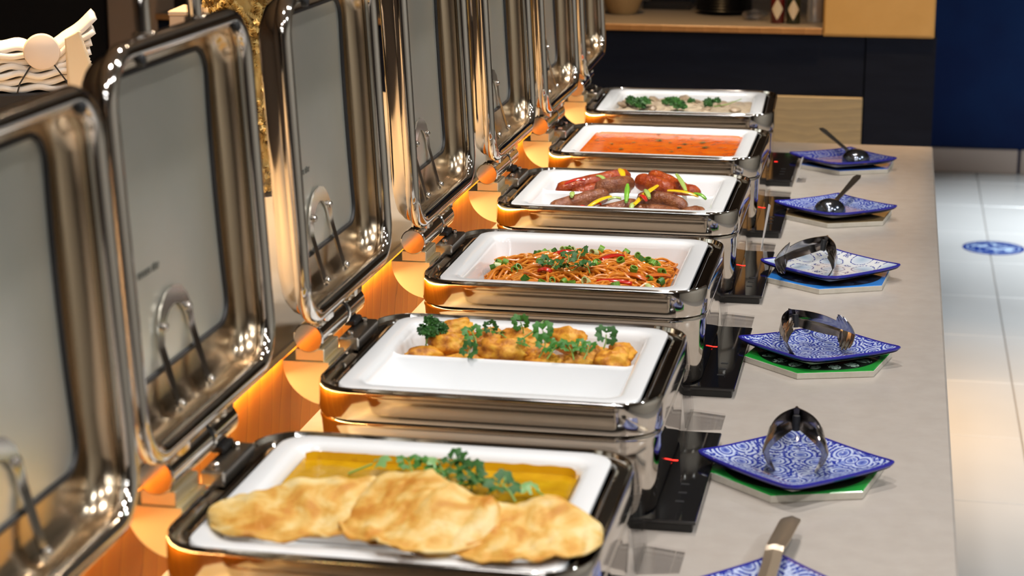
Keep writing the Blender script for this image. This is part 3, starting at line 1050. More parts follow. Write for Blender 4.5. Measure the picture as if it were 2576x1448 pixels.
def make_ladle(loc, tip, label):
    e = empty('ladle', loc, 0, label, 'ladle', 'steel ladles')
    prof = []
    R = 0.031
    for k in range(9):
        a = k / 8 * PI / 2
        prof.append((R * math.sin(a), 0.024 * math.cos(a)))
    outer = prof[1:]
    inner = [(r * 0.95, z * 0.93) for r, z in reversed(outer)]
    b = MB().lathe([(0.0015, 0.024)] + outer + inner + [(0.0014, 0.0223)], 32, True, True)
    b.build('bowl', TOOL_D, e)
    T = Vector(tip) - Vector(loc)
    d2 = Vector((T.x, T.y, 0)).normalized()
    s = d2 * 0.027 + Vector((0, 0, 0.006))
    m1 = d2 * 0.034 + Vector((0, 0, 0.016))
    side = d2.cross(Vector((0, 0, 1)))
    rings = []
    P = [s, m1, m1.lerp(T, 0.3), m1.lerp(T, 0.6), m1.lerp(T, 0.9), T]
    for k, p in enumerate(P):
        w = (0.012, 0.010, 0.010, 0.013, 0.016, 0.010)[k]
        rings.append([p - side * w / 2, p + side * w / 2, p + side * w / 2 + Vector((0, 0, 0.002)), p - side * w / 2 + Vector((0, 0, 0.002))])
    MB().loft(rings, True, True).build('handle', TOOL, e, auto=0.5)
    return e


make_ladle((0.505, 2.235, ZP + 0.001), (0.556, 2.36, 0.965), 'steel ladle face down on marbled plate, handle to the right')
make_ladle((0.541, 2.80, ZP + 0.001), (0.458, 2.90, 0.968), 'farthest steel ladle face down, handle to the upper left')
# spatula on the nearest plate
SPAT = pm('spatula_steel', (0.70, 0.60, 0.47), 0.36, 1.0)
e = empty('serving_spatula', (0.515, 0.30, Z0), 0, 'flat steel spatula with bent handle reaching past the nearest plate', 'spatula')
rings = []
for x, y, z, w in ((-0.012, -0.13, 0.024, 0.019), (-0.004, -0.02, 0.026, 0.019), (0.001, 0.05, 0.032, 0.019), (0.002, 0.082, 0.034, 0.019), (0.0025, 0.088, 0.0375, 0.0195), (0.003, 0.094, 0.034, 0.0205),
                   (0.006, 0.13, 0.030, 0.022), (0.011, 0.185, 0.026, 0.0225), (0.013, 0.205, 0.024, 0.0225), (0.0138, 0.213, 0.023, 0.019), (0.014, 0.217, 0.0225, 0.011)):
    rings.append([(x - w / 2, y, z), (x, y, z + 0.0022), (x + w / 2, y, z), (x + w / 2, y, z - 0.0014), (x, y, z + 0.0006), (x - w / 2, y, z - 0.0014)])
MB().loft(rings, True, True).build('handle', SPAT, e, auto=0.4)
rings = []
for x, y, z, w in ((-0.012, -0.125, 0.0245, 0.018), (-0.014, -0.15, 0.020, 0.05), (-0.016, -0.17, 0.0175, 0.062), (-0.022, -0.25, 0.0165, 0.068), (-0.022, -0.252, 0.0165, 0.066)):
    rings.append([(x - w / 2, y, z), (x + w / 2, y, z), (x + w / 2, y, z - 0.0012), (x - w / 2, y, z - 0.0012)])
MB().loft(rings, True, True).build('blade', TOOL, e, auto=0.4)

# ------------------------------------------------------------------ food helpers
def DW(i, x, y, z):
    return Vector((x, DY[i] + y, ZR + z))


LEAFG = noisy('coriander_green', [(0.3, (0.03, 0.15, 0.012)), (0.7, (0.075, 0.27, 0.03))], 60, rough=0.45, sss=0.1)
LEAFD = noisy('parsley_green', [(0.3, (0.016, 0.085, 0.012)), (0.7, (0.04, 0.16, 0.02))], 90, rough=0.5)
LEAFP = noisy('pale_leaf', [(0.3, (0.16, 0.34, 0.10)), (0.7, (0.26, 0.46, 0.18))], 60, rough=0.4)
STEMG = pm('stem_green', (0.22, 0.38, 0.08), 0.4)


def leaf_geo(size, rnd, lobes=5):
    """broad lobed leaf lying in xy, stalk at the origin, tip along +y"""
    v = [(0, 0.45 * size, 0.04 * size)]
    n = lobes * 4
    for k in range(n + 1):
        a = -PI * 0.86 + k / n * PI * 1.72
        lob = 0.86 + 0.14 * math.cos(k / n * lobes * 2 * PI) + rnd.uniform(-0.05, 0.05)
        r = size * 0.56 * lob
        x, y = r * math.sin(a), 0.45 * size + r * math.cos(a) * 0.9
        z = -0.18 * size * (math.hypot(x, y - 0.45 * size) / (0.56 * size)) ** 2 + rnd.uniform(-0.05, 0.05) * size
        v.append((x, y, z))
    f = [(0, k + 1, k + 2) for k in range(n)]
    return v, f


def sprig_proto(rnd, mat, n_leaf=4, size=0.0135):
    e = empty('coriander_sprig')
    stem = [(0, -0.012, -0.002), (0.001, -0.004, 0.001), (0, 0.004, 0.003)]
    MB().tube(stem, [0.0009, 0.0008, 0.0007], 5).build('stem', STEMG, e)
    for k in range(n_leaf):
        v, f = leaf_geo(size * rnd.uniform(0.75, 1.1), rnd)
        o = mk('leaf', v, f, mat, e)
        a = (k - (n_leaf - 1) / 2) * 1.45 + rnd.uniform(-0.2, 0.2)
        o.location = (0.002 * math.sin(-a), 0.003, 0.003)
        o.rotation_euler = (rnd.uniform(-0.1, 0.55), rnd.uniform(-0.35, 0.35), a)
    return e


rnd = random.Random(11)
PROTO = [sprig_proto(rnd, LEAFG) for _ in range(4)]
PROTO_D = [sprig_proto(rnd, LEAFD) for _ in range(2)]
PROTO_P = [sprig_proto(rnd, LEAFP, 1, 0.017)]
used = set()


def sprig(i, x, y, z, s, rz, tilt, label, kind=0, group=None, name=None):
    L = (PROTO, PROTO_D, PROTO_P)[kind]
    src = L[rnd.randrange(len(L))]
    c = src if src.name not in used else copy_tree(src)
    used.add(src.name)
    c.location = DW(i, x, y, z)
    c.scale = (s, s, s)
    c.rotation_euler = (tilt, rnd.uniform(-0.3, 0.3), rz)
    tag(c, label, 'herb', group)
    if name:
        c.name = name
    return c


def parsley_clump(loc, s, label, seed, n=150, group=None):
    """curly parsley: stem plus a head of small frilled leaflets"""
    r = random.Random(seed)
    e = empty('parsley_sprig', loc, r.uniform(0, 6), label, 'herb', group)
    MB().tube([(0, 0, -0.022 * s / 0.022), (0.002, 0, -0.01), (0, 0.001, 0.0)], [0.0014, 0.0012, 0.001], 6).build('stem', STEMG, e)
    nb = 3
    for q in range(nb):
        cb = Vector((r.uniform(-0.55, 0.55), r.uniform(-0.45, 0.45), r.uniform(0.0, 0.5))) * s
        b = MB()
        for k in range(n // nb):
            d = Vector((r.gauss(0, 1), r.gauss(0, 1), r.gauss(0, 1))).normalized()
            d.z = abs(d.z) * 0.8 + d.z * 0.2
            c = cb + d * s * r.uniform(0.25, 0.55)
            t1 = d.orthogonal().normalized()
            t1 = (Matrix.Rotation(r.uniform(0, 6.28), 3, d) @ t1)
            t2 = d.cross(t1)
            w = s * r.uniform(0.16, 0.26)
            pts = [c]
            m = 7
            for j in range(m):
                a = j / m * 2 * PI
                rr = w * (1.0 if j % 2 == 0 else 0.62)
                pts.append(c + t1 * rr * math.cos(a) + t2 * rr * math.sin(a) + d * (w * 0.35 * (-1) ** j))
            b.add(pts, [(0, 1 + j, 1 + (j + 1) % m) for j in range(m)])
        b.build('frilled_leaf', LEAFD, e)
    return e


# ------------------------------------------------------------------ dish 1: curry and flatbreads
def liquid(name, i, y0, y1, z, mat, label, cat, x0=0.031, x1=PX - 0.031, amp=0.0003, seed=0, edge=0.0015):
    nx, ny = 60, 40
    v, f = [], []
    for b in range(ny + 1):
        for a in range(nx + 1):
            u, w = a / nx, b / ny
            x, y = x0 + (x1 - x0) * u, y0 + (y1 - y0) * w
            # rounded corners
            rx = max(0.0, abs(u - 0.5) * 2 - 0.90) / 0.10
            ry = max(0.0, abs(w - 0.5) * 2 - 0.86) / 0.14
            k = math.hypot(rx, ry)
            if k > 1:
                sx = 1 if u > 0.5 else -1
                sy = 1 if w > 0.5 else -1
                x -= sx * (rx - rx / k) * 0.10 * (x1 - x0) / 2
                y -= sy * (ry - ry / k) * 0.14 * (y1 - y0) / 2
            zz = amp * noise.noise(Vector((x * 60, y * 60, seed)))
            if a in (0, nx) or b in (0, ny):
                zz += edge
            v.append((x, y, zz))
    for b in range(ny):
        for a in range(nx):
            q = b * (nx + 1) + a
            f.append((q, q + 1, q + nx + 2, q + nx + 1))
    top = mk(name, v, f, mat, loc=DW(i, 0, 0, z))
    tag(top, label, cat, kind='stuff')
    return top


CURRY = noisy('yellow_curry', [(0.3, (0.52, 0.26, 0.003)), (0.55, (0.62, 0.34, 0.004)), (0.75, (0.70, 0.42, 0.008))], 40, rough=0.16, coat=0.5, detail=5)
liquid('curry_sauce', 1, 0.183, 0.294, -0.0125, CURRY, 'glossy yellow curry filling the rear half of nearest pan', 'sauce')
# dried curry band clinging to the rear wall
STAIN = noisy('curry_stain', [(0.35, (0.72, 0.40, 0.008)), (0.6, (0.76, 0.45, 0.01)), (0.8, (0.52, 0.22, 0.006))], 50, rough=0.3)
rs = [[], []]
for p in rr_ring(0.0, 1.0, 0, 1, 0.2, 6):
    pass
nst = 50
vv, ff = [], []
for k in range(nst + 1):
    t = k / nst
    x = 0.034 + t * (PX - 0.068)
    y = PY - 0.0308 - 0.010 * max(0, (abs(t - 0.5) * 2 - 0.92) / 0.08) ** 2
    top = -0.0042 + 0.0014 * noise.noise(Vector((x * 70, 1, 0)))
    vv += [(x, y - 0.0012, -0.016), (x, y - 0.0003, top)]
    if k:
        a = 2 * k
        ff.append((a - 2, a, a + 1, a - 1))
o = mk('curry_stain', vv, ff, STAIN, loc=DW(1, 0, 0, 0))
tag(o, 'dried yellow curry rim on the rear wall of nearest pan', 'sauce', kind='stuff')
CORL = 'fresh coriander sprig floating on the yellow curry'
for (x, y, s, rz, t, k) in ((0.150, 0.262, 1.2, 0.4, 0.3, 0), (0.172, 0.270, 1.15, 2.6, 0.2, 0), (0.196, 0.262, 1.3, -0.7, 0.4, 1), (0.185, 0.238, 1.25, 1.2, 0.1, 0), (0.205, 0.244, 1.2, -1.8, 0.3, 1),
                            (0.222, 0.226, 1.2, 0.2, 0.35, 1), (0.238, 0.213, 1.25, 2.0, 0.2, 1), (0.214, 0.215, 1.2, -2.5, 0.3, 0), (0.250, 0.222, 1.1, -0.6, 0.1, 2), (0.262, 0.198, 1.35, 1.0, 0.3, 1),
                            (0.296, 0.205, 1.35, 0.8, 0.0, 2), (0.108, 0.250, 1.5, -1.2, 0.05, 2), (0.150, 0.205, 1.0, 0.1, 0.3, 0), (0.185, 0.256, 1.2, 0.9, 0.2, 2)):
    sprig(1, x, y, -0.006 + 0.006 * (k == 1), s * 1.05, rz, t, CORL if k != 2 else 'pale coriander leaf lying flat on the yellow curry', k, 'coriander on the curry')

BREAD = None
m, nt, b = new_mat('fried_flatbread')
v = tex_coord(nt)
n1 = noise_tex(nt, v, 26, 5, 0.6, 0.6)
n2 = noise_tex(nt, v, 160, 3, 0.6)
c1 = ramp(nt, n1, [(0.36, (0.56, 0.22, 0.018)), (0.46, (0.68, 0.36, 0.06)), (0.54, (0.76, 0.50, 0.15)), (0.68, (0.82, 0.65, 0.32))])
nt.links.new(c1, b.inputs['Base Color'])
b.inputs['Roughness'].default_value = 0.55
bump(nt, b, n2, 0.5, 0.003)
b.inputs['Subsurface Weight'].default_value = 0.15
b.inputs['Subsurface Radius'].default_value = (0.01, 0.006, 0.002)
BREAD = m


def flatbread(cx, cyy, L, D, H, rz, seed, label, slope=0.0):
    """fried bread folded over once: upper leaf swelling over the fold at the rear, open lip at the front"""
    nx, ny = 72, 44
    curve = [(-0.60, 0.30), (-0.52, 0.30), (-0.36, 0.36), (-0.10, 0.62), (0.16, 1.0), (0.34, 1.12), (0.50, 0.70), (0.52, 0.30), (0.42, 0.02), (0.0, -0.04), (-0.44, -0.03)]
    def C(t):
        q = t * (len(curve) - 1)
        k = min(int(q), len(curve) - 2)
        f_ = q - k
        f_ = f_ * f_ * (3 - 2 * f_) * 0.5 + f_ * 0.5
        return curve[k][0] * (1 - f_) + curve[k + 1][0] * f_, curve[k][1] * (1 - f_) + curve[k + 1][1] * f_
    v, f = [], []
    for b_ in range(ny + 1):
        t = b_ / ny
        py, pz = C(t)
        for a in range(nx + 1):
            u = -1 + 2 * a / nx
            half = max(0.0, 1 - abs(u) ** 2.6) ** 0.5 * 0.96 + 0.04
            half *= 1 + 0.10 * noise.noise(Vector((u * 2.3, seed, t * 1.5))) + 0.05 * noise.noise(Vector((u * 9, seed, t * 4)))
            hh = H * (0.30 + 0.70 * half) * (1 + 0.55 * noise.noise(Vector((u * 1.7, seed * 1.7, 1.0)))) * (1 + slope * u)
            x = u * L / 2
            y = py * D * half + 0.10 * D * (1 - half) + 0.006 * noise.noise(Vector((u * 4, t * 3, seed + 3)))
            z = pz * hh + (0.005 * noise.noise(Vector((u * 3, t * 7, seed))) - 0.006 * abs(noise.noise(Vector((u * 2.2 + t * 2.0, t * 3, seed + 5)))) + 0.0015 * noise.noise(Vector((u * 9, t * 15, seed)))) * (t < 0.75)
            v.append((x, y, max(z, -0.002)))
    for b_ in range(ny):
        for a in range(nx):
            q = b_ * (nx + 1) + a
            f.append((q, q + 1, q + nx + 2, q + nx + 1))
    o = mk('flatbread', v, f, BREAD, loc=DW(1, cx, cyy, 0.002), rot=(0, 0, rz))
    md = o.modifiers.new('thickness', 'SOLIDIFY')
    md.thickness = 0.0022
    md.offset = 0
    tag(o, label, 'bread', 'fried flatbreads in the nearest pan')
    return o


flatbread(0.100, 0.086, 0.195, 0.104, 0.021, 0.40, 1.3, 'golden fried flatbread at the left, its curled end on the white rim', 0.35)
flatbread(0.208, 0.074, 0.155, 0.116, 0.033, -0.42, 4.7, 'golden fried flatbread in the middle with a high blistered fold', -0.15)
flatbread(0.304, 0.066, 0.150, 0.106, 0.021, 0.22, 8.2, 'golden fried flatbread at the right, overhanging the pan corner', 0.1)

# ------------------------------------------------------------------ dish 2: fritters
m, nt, b = new_mat('golden_fritter')
v = tex_coord(nt)
n1 = noise_tex(nt, v, 55, 5, 0.6)
c1 = ramp(nt, n1, [(0.32, (0.30, 0.075, 0.006)), (0.44, (0.60, 0.22, 0.015)), (0.56, (0.80, 0.38, 0.03)), (0.75, (0.82, 0.52, 0.06))])
nt.links.new(c1, b.inputs['Base Color'])
b.inputs['Roughness'].default_value = 0.5
bump(nt, b, noise_tex(nt, v, 220, 4), 0.5, 0.002)
FRIT = m


def blob(name, loc, size, rot, mat, seed, amp=0.22, sub=4, freq=1.6):
    bm = bmesh.new()
    bmesh.ops.create_icosphere(bm, subdivisions=sub, radius=1)
    for vt in bm.verts:
        p = vt.co.copy()
        k = 1 + amp * noise.noise(p * freq + Vector((seed, seed * 2.3, 0))) + amp * 0.35 * noise.noise(p * freq * 3.1 + Vector((seed, 0, seed)))
        vt.co = Vector((p.x * size[0], p.y * size[1], p.z * size[2])) * k
    me = bpy.data.meshes.new(name)
    bm.to_mesh(me)
    bm.free()
    me.materials.append(mat)
    for p in me.polygons:
        p.use_smooth = True
    o = bpy.data.objects.new(name, me)
    o.location = loc
    o.rotation_euler = rot
    return link(o)


FR = [(0.080, 0.278, -0.004, 0.036, 0.017, 0.014, 0.3), (0.088, 0.228, -0.008, 0.032, 0.020, 0.015, 0.1), (0.060, 0.205, -0.020, 0.026, 0.018, 0.014, 0.4), (0.090, 0.198, -0.026, 0.036, 0.015, 0.012, 0),
      (0.160, 0.212, -0.009, 0.040, 0.020, 0.017, 0.05), (0.128, 0.270, -0.012, 0.026, 0.018, 0.015, 0.6), (0.168, 0.268, -0.008, 0.030, 0.018, 0.014, -0.2), (0.200, 0.222, -0.016, 0.026, 0.018, 0.016, 0.5),
      (0.230, 0.262, -0.004, 0.032, 0.018, 0.016, -0.5), (0.215, 0.196, -0.018, 0.030, 0.014, 0.013, -0.2), (0.252, 0.200, -0.016, 0.030, 0.016, 0.014, 0.3), (0.296, 0.204, -0.012, 0.024, 0.020, 0.017, 0.0),
      (0.302, 0.235, -0.012, 0.020, 0.018, 0.016, 0.3), (0.268, 0.240, -0.015, 0.026, 0.018, 0.013, 0.7), (0.130, 0.205, -0.024, 0.024, 0.015, 0.012, -0.3)]
FRW = ['topmost at the rear left', 'below the rear left one', 'under the curly parsley', 'half hidden at the divider left', 'large at the centre front', 'reddish at the rear centre',
       'yellow at the rear middle', 'right of the large centre one', 'tall at the rear right', 'low at the divider centre', 'low at the divider right', 'rounded in the right front corner',
       'rounded in the right rear corner', 'under the dark right sprig', 'small, left of the large centre one']
for k, (x, y, z, a, bb, c, rz) in enumerate(FR):
    o = blob('fritter', DW(2, x, y, z), (a * 0.88, bb * 0.90, c), (rnd.uniform(-0.25, 0.25), rnd.uniform(-0.25, 0.25), rz), FRIT, k * 3.7, 0.36)
    tag(o, 'golden fried fritter, ' + FRW[k], 'fritter', 'fritters behind the divider')
# curly parsley at the left
parsley_clump(DW(2, 0.061, 0.215, 0.004), 0.018, 'dark curly parsley head low at the left of the fritters', 5, 180, 'parsley on the fritters')
parsley_clump(DW(2, 0.060, 0.262, 0.008), 0.015, 'dark curly parsley head at the rear left of the fritters', 6, 150, 'parsley on the fritters')
parsley_clump(DW(2, 0.076, 0.238, 0.006), 0.013, 'small curly parsley head over the left fritter', 7, 120, 'parsley on the fritters')
for q, (x, y, z, s, rz, t, k) in enumerate(((0.119, 0.219, 0.006, 1.5, 0.4, 0.6, 0), (0.123, 0.180, -0.004, 1.4, -0.5, 1.0, 1), (0.134, 0.255, 0.008, 0.9, 0.2, 1.2, 1), (0.150, 0.232, 0.006, 1.1, 1.6, 0.2, 0),
                                            (0.172, 0.262, 0.012, 1.35, 0.1, 1.2, 0), (0.205, 0.230, 0.010, 1.45, 0.5, 0.9, 0), (0.212, 0.200, 0.002, 1.4, -0.3, 0.8, 0), (0.227, 0.185, 0.003, 1.35, -0.9, 0.5, 0),
                                            (0.246, 0.188, 0.003, 1.4, 0.6, 0.4, 0), (0.268, 0.190, 0.004, 1.3, -0.4, 0.5, 0), (0.284, 0.222, 0.012, 1.35, 0.4, 1.0, 1), (0.257, 0.205, 0.002, 1.2, 1.0, 0.4, 0), (0.185, 0.205, 0.004, 1.0, 2.0, 0.3, 0))):
    sprig(2, x, y, z, s * 0.82, rz, t, 'coriander sprig scattered over the golden fritters', k, 'coriander on the fritters')
o = MB().tube([DW(2, 0.178, 0.235, 0.002), DW(2, 0.190, 0.245, 0.010), DW(2, 0.200, 0.262, 0.020)], [0.0012, 0.0011, 0.0008], 6).build('herb_stalk', STEMG)
tag(o, 'bare pale green herb stalk sticking up from the fritters', 'herb')

# ------------------------------------------------------------------ dish 3: noodles
NOOD = noisy('sauced_noodle', [(0.3, (0.58, 0.16, 0.010)), (0.55, (0.72, 0.25, 0.022)), (0.75, (0.78, 0.34, 0.06))], 45, rough=0.28, coat=0.4)
r3 = random.Random(23)


def noodle_h(x, y):
    u, w = (x - 0.18) / 0.15, (y - 0.165) / 0.135
    d = u * u + w * w
    h = -0.040 + 0.036 * max(0, 1 - d * 0.62)
    h += 0.008 * noise.noise(Vector((x * 22, y * 22, 3)))
    return max(h, -0.05)


b = MB()
for k in range(560):
    x, y = r3.uniform(0.045, 0.31), r3.uniform(0.05, 0.275)
    a = r3.gauss(0.15, 0.75) + (PI if r3.random() < 0.5 else 0)
    dz = r3.uniform(-0.008, 0.004)
    cur = r3.uniform(-0.5, 0.5)
    pts = []
    st_ = 0.0062
    for s in range(r3.randint(9, 18)):
        if not (0.041 < x < 0.313 and 0.043 < y < 0.282):
            break
        pts.append(DW(3, x, y, noodle_h(x, y) + dz + 0.0022 * math.sin(s * 0.9 + k)))
        a += cur * 0.35 + r3.uniform(-0.25, 0.25)
        x += math.cos(a) * st_
        y += math.sin(a) * st_
    if len(pts) > 3:
        b.tube(pts, r3.uniform(0.0019, 0.0025), 6)
o = b.build('noodles', NOOD)
tag(o, 'tangled orange stir fried noodles heaped in the pan', 'noodles', kind='stuff')
# body of the heap under the loose strands
nx, ny = 40, 36
vv, ff = [], []
for j in range(ny + 1):
    for i_ in range(nx + 1):
        x, y = 0.040 + 0.274 * i_ / nx, 0.042 + 0.241 * j / ny
        vv.append((x, y, noodle_h(x, y) - 0.006))
for j in range(ny):
    for i_ in range(nx):
        q = j * (nx + 1) + i_
        ff.append((q, q + 1, q + nx + 2, q + nx + 1))
o = mk('noodle_heap', vv, ff, NOOD, loc=DW(3, 0, 0, 0))
tag(o, 'dense lower layer of the orange noodle heap', 'noodles', kind='stuff')
ONG = noisy('spring_onion_green', [(0.3, (0.10, 0.26, 0.02)), (0.7, (0.20, 0.40, 0.04))], 40, rough=0.3)
ONP = noisy('spring_onion_pale', [(0.3, (0.42, 0.52, 0.16)), (0.7, (0.60, 0.64, 0.34))], 40, rough=0.3)
OND = pm('spring_onion_dark', (0.05, 0.16, 0.015), 0.35)


def onion_ring(mat, R=0.0062, L=0.007):
    bb = MB()
    prof = [(R, -L / 2), (R * 1.02, 0), (R, L / 2), (R * 0.72, L / 2), (R * 0.70, 0), (R * 0.72, -L / 2)]
    n = 14
    rings = [[(r * math.cos(2 * PI * q / n) * 1.1, r * math.sin(2 * PI * q / n) * 0.85, z) for q in range(n)] for r, z in prof]
    bb.loft(rings, loop=True)
    return bb.build('spring_onion_ring', mat)


G3 = [(0.100, 0.248), (0.107, 0.262), (0.115, 0.264), (0.130, 0.227), (0.140, 0.238), (0.151, 0.222), (0.148, 0.260), (0.053, 0.181), (0.056, 0.160), (0.052, 0.146), (0.070, 0.146), (0.093, 0.126), (0.122, 0.140), (0.128, 0.149),
      (0.198, 0.240), (0.192, 0.213), (0.234, 0.258), (0.254, 0.234), (0.265, 0.210), (0.286, 0.214), (0.299, 0.166), (0.303, 0.118), (0.292, 0.080), (0.300, 0.070), (0.287, 0.115), (0.262, 0.134), (0.208, 0.144), (0.240, 0.154),
      (0.115, 0.073), (0.140, 0.062), (0.153, 0.073), (0.183, 0.063), (0.203, 0.067), (0.242, 0.057), (0.104, 0.255), (0.158, 0.230), (0.258, 0.226), (0.280, 0.200), (0.090, 0.118), (0.205, 0.138), (0.120, 0.252), (0.272, 0.218), (0.245, 0.068), (0.170, 0.070)]
pr = {}
for k, (x, y) in enumerate(G3):
    q = 1 if k in (2, 4, 8, 15, 22, 32, 35, 40) else (2 if k in (0, 3, 6, 9, 18, 21, 28) else 0)
    if q not in pr:
        o = onion_ring((ONG, ONP, OND)[q], 0.0058 if q != 1 else 0.0050, 0.0075 if q != 1 else 0.010)
        pr[q] = o
    else:
        o = link(bpy.data.objects.new('spring_onion_ring', pr[q].data))
    o.location = DW(3, x, y, noodle_h(x, y) + 0.006)
    o.rotation_euler = (rnd.uniform(-1.4, 1.4), rnd.uniform(-1.0, 1.0), rnd.uniform(0, 6))
    s = rnd.uniform(0.8, 1.25)
    o.scale = (s, s, s)
    tag(o, ('green cut spring onion ring on the noodles', 'pale white-green spring onion piece on the noodles', 'dark green spring onion ring on the noodles')[q], 'spring onion', 'spring onion on the noodles')


def strip(name, p0, p1, w, th, mat, bend=0.004, n=8, zb=1.0):
    """tapered curved vegetable strip between two points"""
    p0, p1 = Vector(p0), Vector(p1)
    d = (p1 - p0).normalized()
    side = d.cross(Vector((0, 0, 1))).normalized()
    up = side.cross(d)
    rings = []
    for k in range(n + 1):
        t = k / n
        c = p0.lerp(p1, t) + up * bend * math.sin(PI * t)
        ww = w * (0.25 + 0.75 * math.sin(PI * (0.08 + 0.84 * t)) ** 0.6)
        rings.append([c + side * (ww / 2 * math.cos(a)) + up * (th / 2 * math.sin(a)) for a in [2 * PI * q / 8 for q in range(8)]])
    return MB().loft(rings, True, True).build(name, mat)


REDP = pm('red_pepper', (0.55, 0.02, 0.008), 0.18, coat=0.6)
ORP = pm('orange_carrot', (0.60, 0.13, 0.012), 0.25, coat=0.3)
YELP = pm('yellow_pepper', (0.80, 0.50, 0.012), 0.2, coat=0.5)
GRNP = pm('green_pepper', (0.16, 0.40, 0.03), 0.25, coat=0.4)
GRNL = pm('pale_green_pepper', (0.36, 0.48, 0.12), 0.25, coat=0.4)
for k, (a, c, m_, lab) in enumerate((((0.208, 0.170), (0.234, 0.222), REDP, 'red pepper strip at the right rear of the noodles'), ((0.216, 0.080), (0.266, 0.086), REDP, 'glossy red pepper strip at the front of the noodles'),
                                     ((0.280, 0.118), (0.312, 0.152), ORP, 'orange carrot strip at the right end of the noodles'), ((0.128, 0.102), (0.148, 0.096), REDP, 'short red pepper strip at the left front of the noodles'),
                                     ((0.134, 0.194), (0.166, 0.200), REDP, 'red pepper strip behind the coriander on the noodles'), ((0.255, 0.110), (0.285, 0.100), ORP, 'orange carrot strip beside front red pepper'))):
    z0_, z1_ = noodle_h(*a) + 0.004, noodle_h(*c) + 0.006
    o = strip('vegetable_strip', DW(3, *a, z0_), DW(3, *c, z1_), 0.013, 0.006, m_, 0.003)
    tag(o, lab, 'vegetable', 'vegetable strips on the noodles')
for q, (x, y, rz) in enumerate(((0.138, 0.120, 1.3), (0.150, 0.112, -0.6), (0.163, 0.150, 0.2), (0.179, 0.165, -0.3), (0.171, 0.100, 2.6), (0.186, 0.110, -1.2), (0.197, 0.112, 0.5))):
    sprig(3, x, y, noodle_h(x, y) + 0.008, 1.0, rz, 0.3, 'dark coriander sprig at the centre of the noodles', 1, 'coriander on the noodles')

# ------------------------------------------------------------------ dish 4: sausages
def saus_mat(name, c0, c1, c2):
    m, nt, b = new_mat(name)
    v = tex_coord(nt, which='Generated', scale=(1, 1, 1))
    v = tex_coord(nt)
    n1 = noise_tex(nt, v, 60, 5, 0.6)
    nt.links.new(ramp(nt, n1, [(0.3, c0), (0.5, c1), (0.75, c2)]), b.inputs['Base Color'])
    b.inputs['Roughness'].default_value = 0.2
    b.inputs['Specular IOR Level'].default_value = 0.4
    bump(nt, b, noise_tex(nt, v, 210, 3), 0.9, 0.003)
    return m


SA = saus_mat('glazed_red_sausage', (0.17, 0.018, 0.003), (0.32, 0.042, 0.004), (0.46, 0.10, 0.008))
SB = saus_mat('brown_sausage', (0.13, 0.036, 0.012), (0.21, 0.066, 0.024), (0.30, 0.115, 0.045))


def sausage(pts, r, mat, label, seed):
    p = [Vector(q) for q in pts]
    # smooth curve through the points
    n = 18
    cv = []
    for k in range(n + 1):
        t = k / n
        if len(p) == 3:
            cv.append(p[0] * (1 - t) ** 2 + (p[1] * 2 - (p[0] + p[2]) * 0.5) * 2 * t * (1 - t) + p[2] * t * t)
        else:
            cv.append(p[0].lerp(p[1], t) + Vector((0, 0, 0.003 * math.sin(PI * t))))
    L = sum((cv[k + 1] - cv[k]).length for k in range(n))
    rr_, acc = [], 0
    for k in range(n + 1):
        if k:
            acc += (cv[k] - cv[k - 1]).length
        e_ = min(acc, L - acc)
        q = min(1, max(0, e_ / (r * 1.3)))
        rr_.append(r * (0.28 + 0.72 * math.sqrt(max(0, 1 - (1 - q) ** 2))) * (1 + 0.08 * noise.noise(Vector((k * 0.4, seed, 0)))))
    o = MB().tube(cv, rr_, 16).build('sausage', mat)
    tag(o, label, 'sausage', 'sausages in the divided pan')


zb, zf = -0.012, -0.020
SS = [([(0.046, 0.205, -0.016), (0.104, 0.242, -0.006), (0.165, 0.285, 0.002)], 0.0125, SA, 'long glazed red sausage at the rear left'),
      ([(0.072, 0.200, -0.020), (0.125, 0.212, -0.014), (0.175, 0.232, -0.008)], 0.0120, SA, 'glazed red sausage along the rear of the divider'),
      ([(0.118, 0.182, -0.006), (0.150, 0.192, 0.000), (0.176, 0.222, 0.000)], 0.0130, SB, 'dark sausage end bridging the divider at the centre'),
      ([(0.052, 0.104, -0.028), (0.100, 0.138, -0.018), (0.146, 0.160, -0.008)], 0.0120, SB, 'brown sausage at the front left'),
      ([(0.178, 0.258, -0.003), (0.208, 0.245, -0.005), (0.250, 0.215, -0.010)], 0.0135, SA, 'thick glazed sausage right of the centre'),
      ([(0.200, 0.288, 0.002), (0.236, 0.255, -0.003), (0.272, 0.215, -0.010)], 0.0115, SA, 'orange glazed sausage at the rear right'),
      ([(0.252, 0.235, -0.016), (0.274, 0.224, -0.014), (0.294, 0.208, -0.012)], 0.0130, SA, 'short sausage end at the far right of the rear half'),
      ([(0.128, 0.085, -0.030), (0.165, 0.103, -0.024), (0.200, 0.130, -0.018)], 0.0120, SB, 'brown sausage low at the front centre'),
      ([(0.190, 0.088, -0.026), (0.230, 0.096, -0.024), (0.282, 0.078, -0.028)], 0.0125, SB, 'brown sausage at the front edge, right of centre'),
      ([(0.196, 0.150, -0.016), (0.235, 0.152, -0.014), (0.282, 0.118, -0.020)], 0.0125, SB, 'brown sausage just in front of the divider'),
      ([(0.276, 0.082, -0.030), (0.298, 0.096, -0.026), (0.318, 0.104, -0.024)], 0.0135, SB, 'stubby brown sausage in the right front corner')]
for k, (pts, r, m_, lab) in enumerate(SS):
    sausage([DW(4, *p) for p in pts], r * 1.2, m_, lab, k * 2.7)
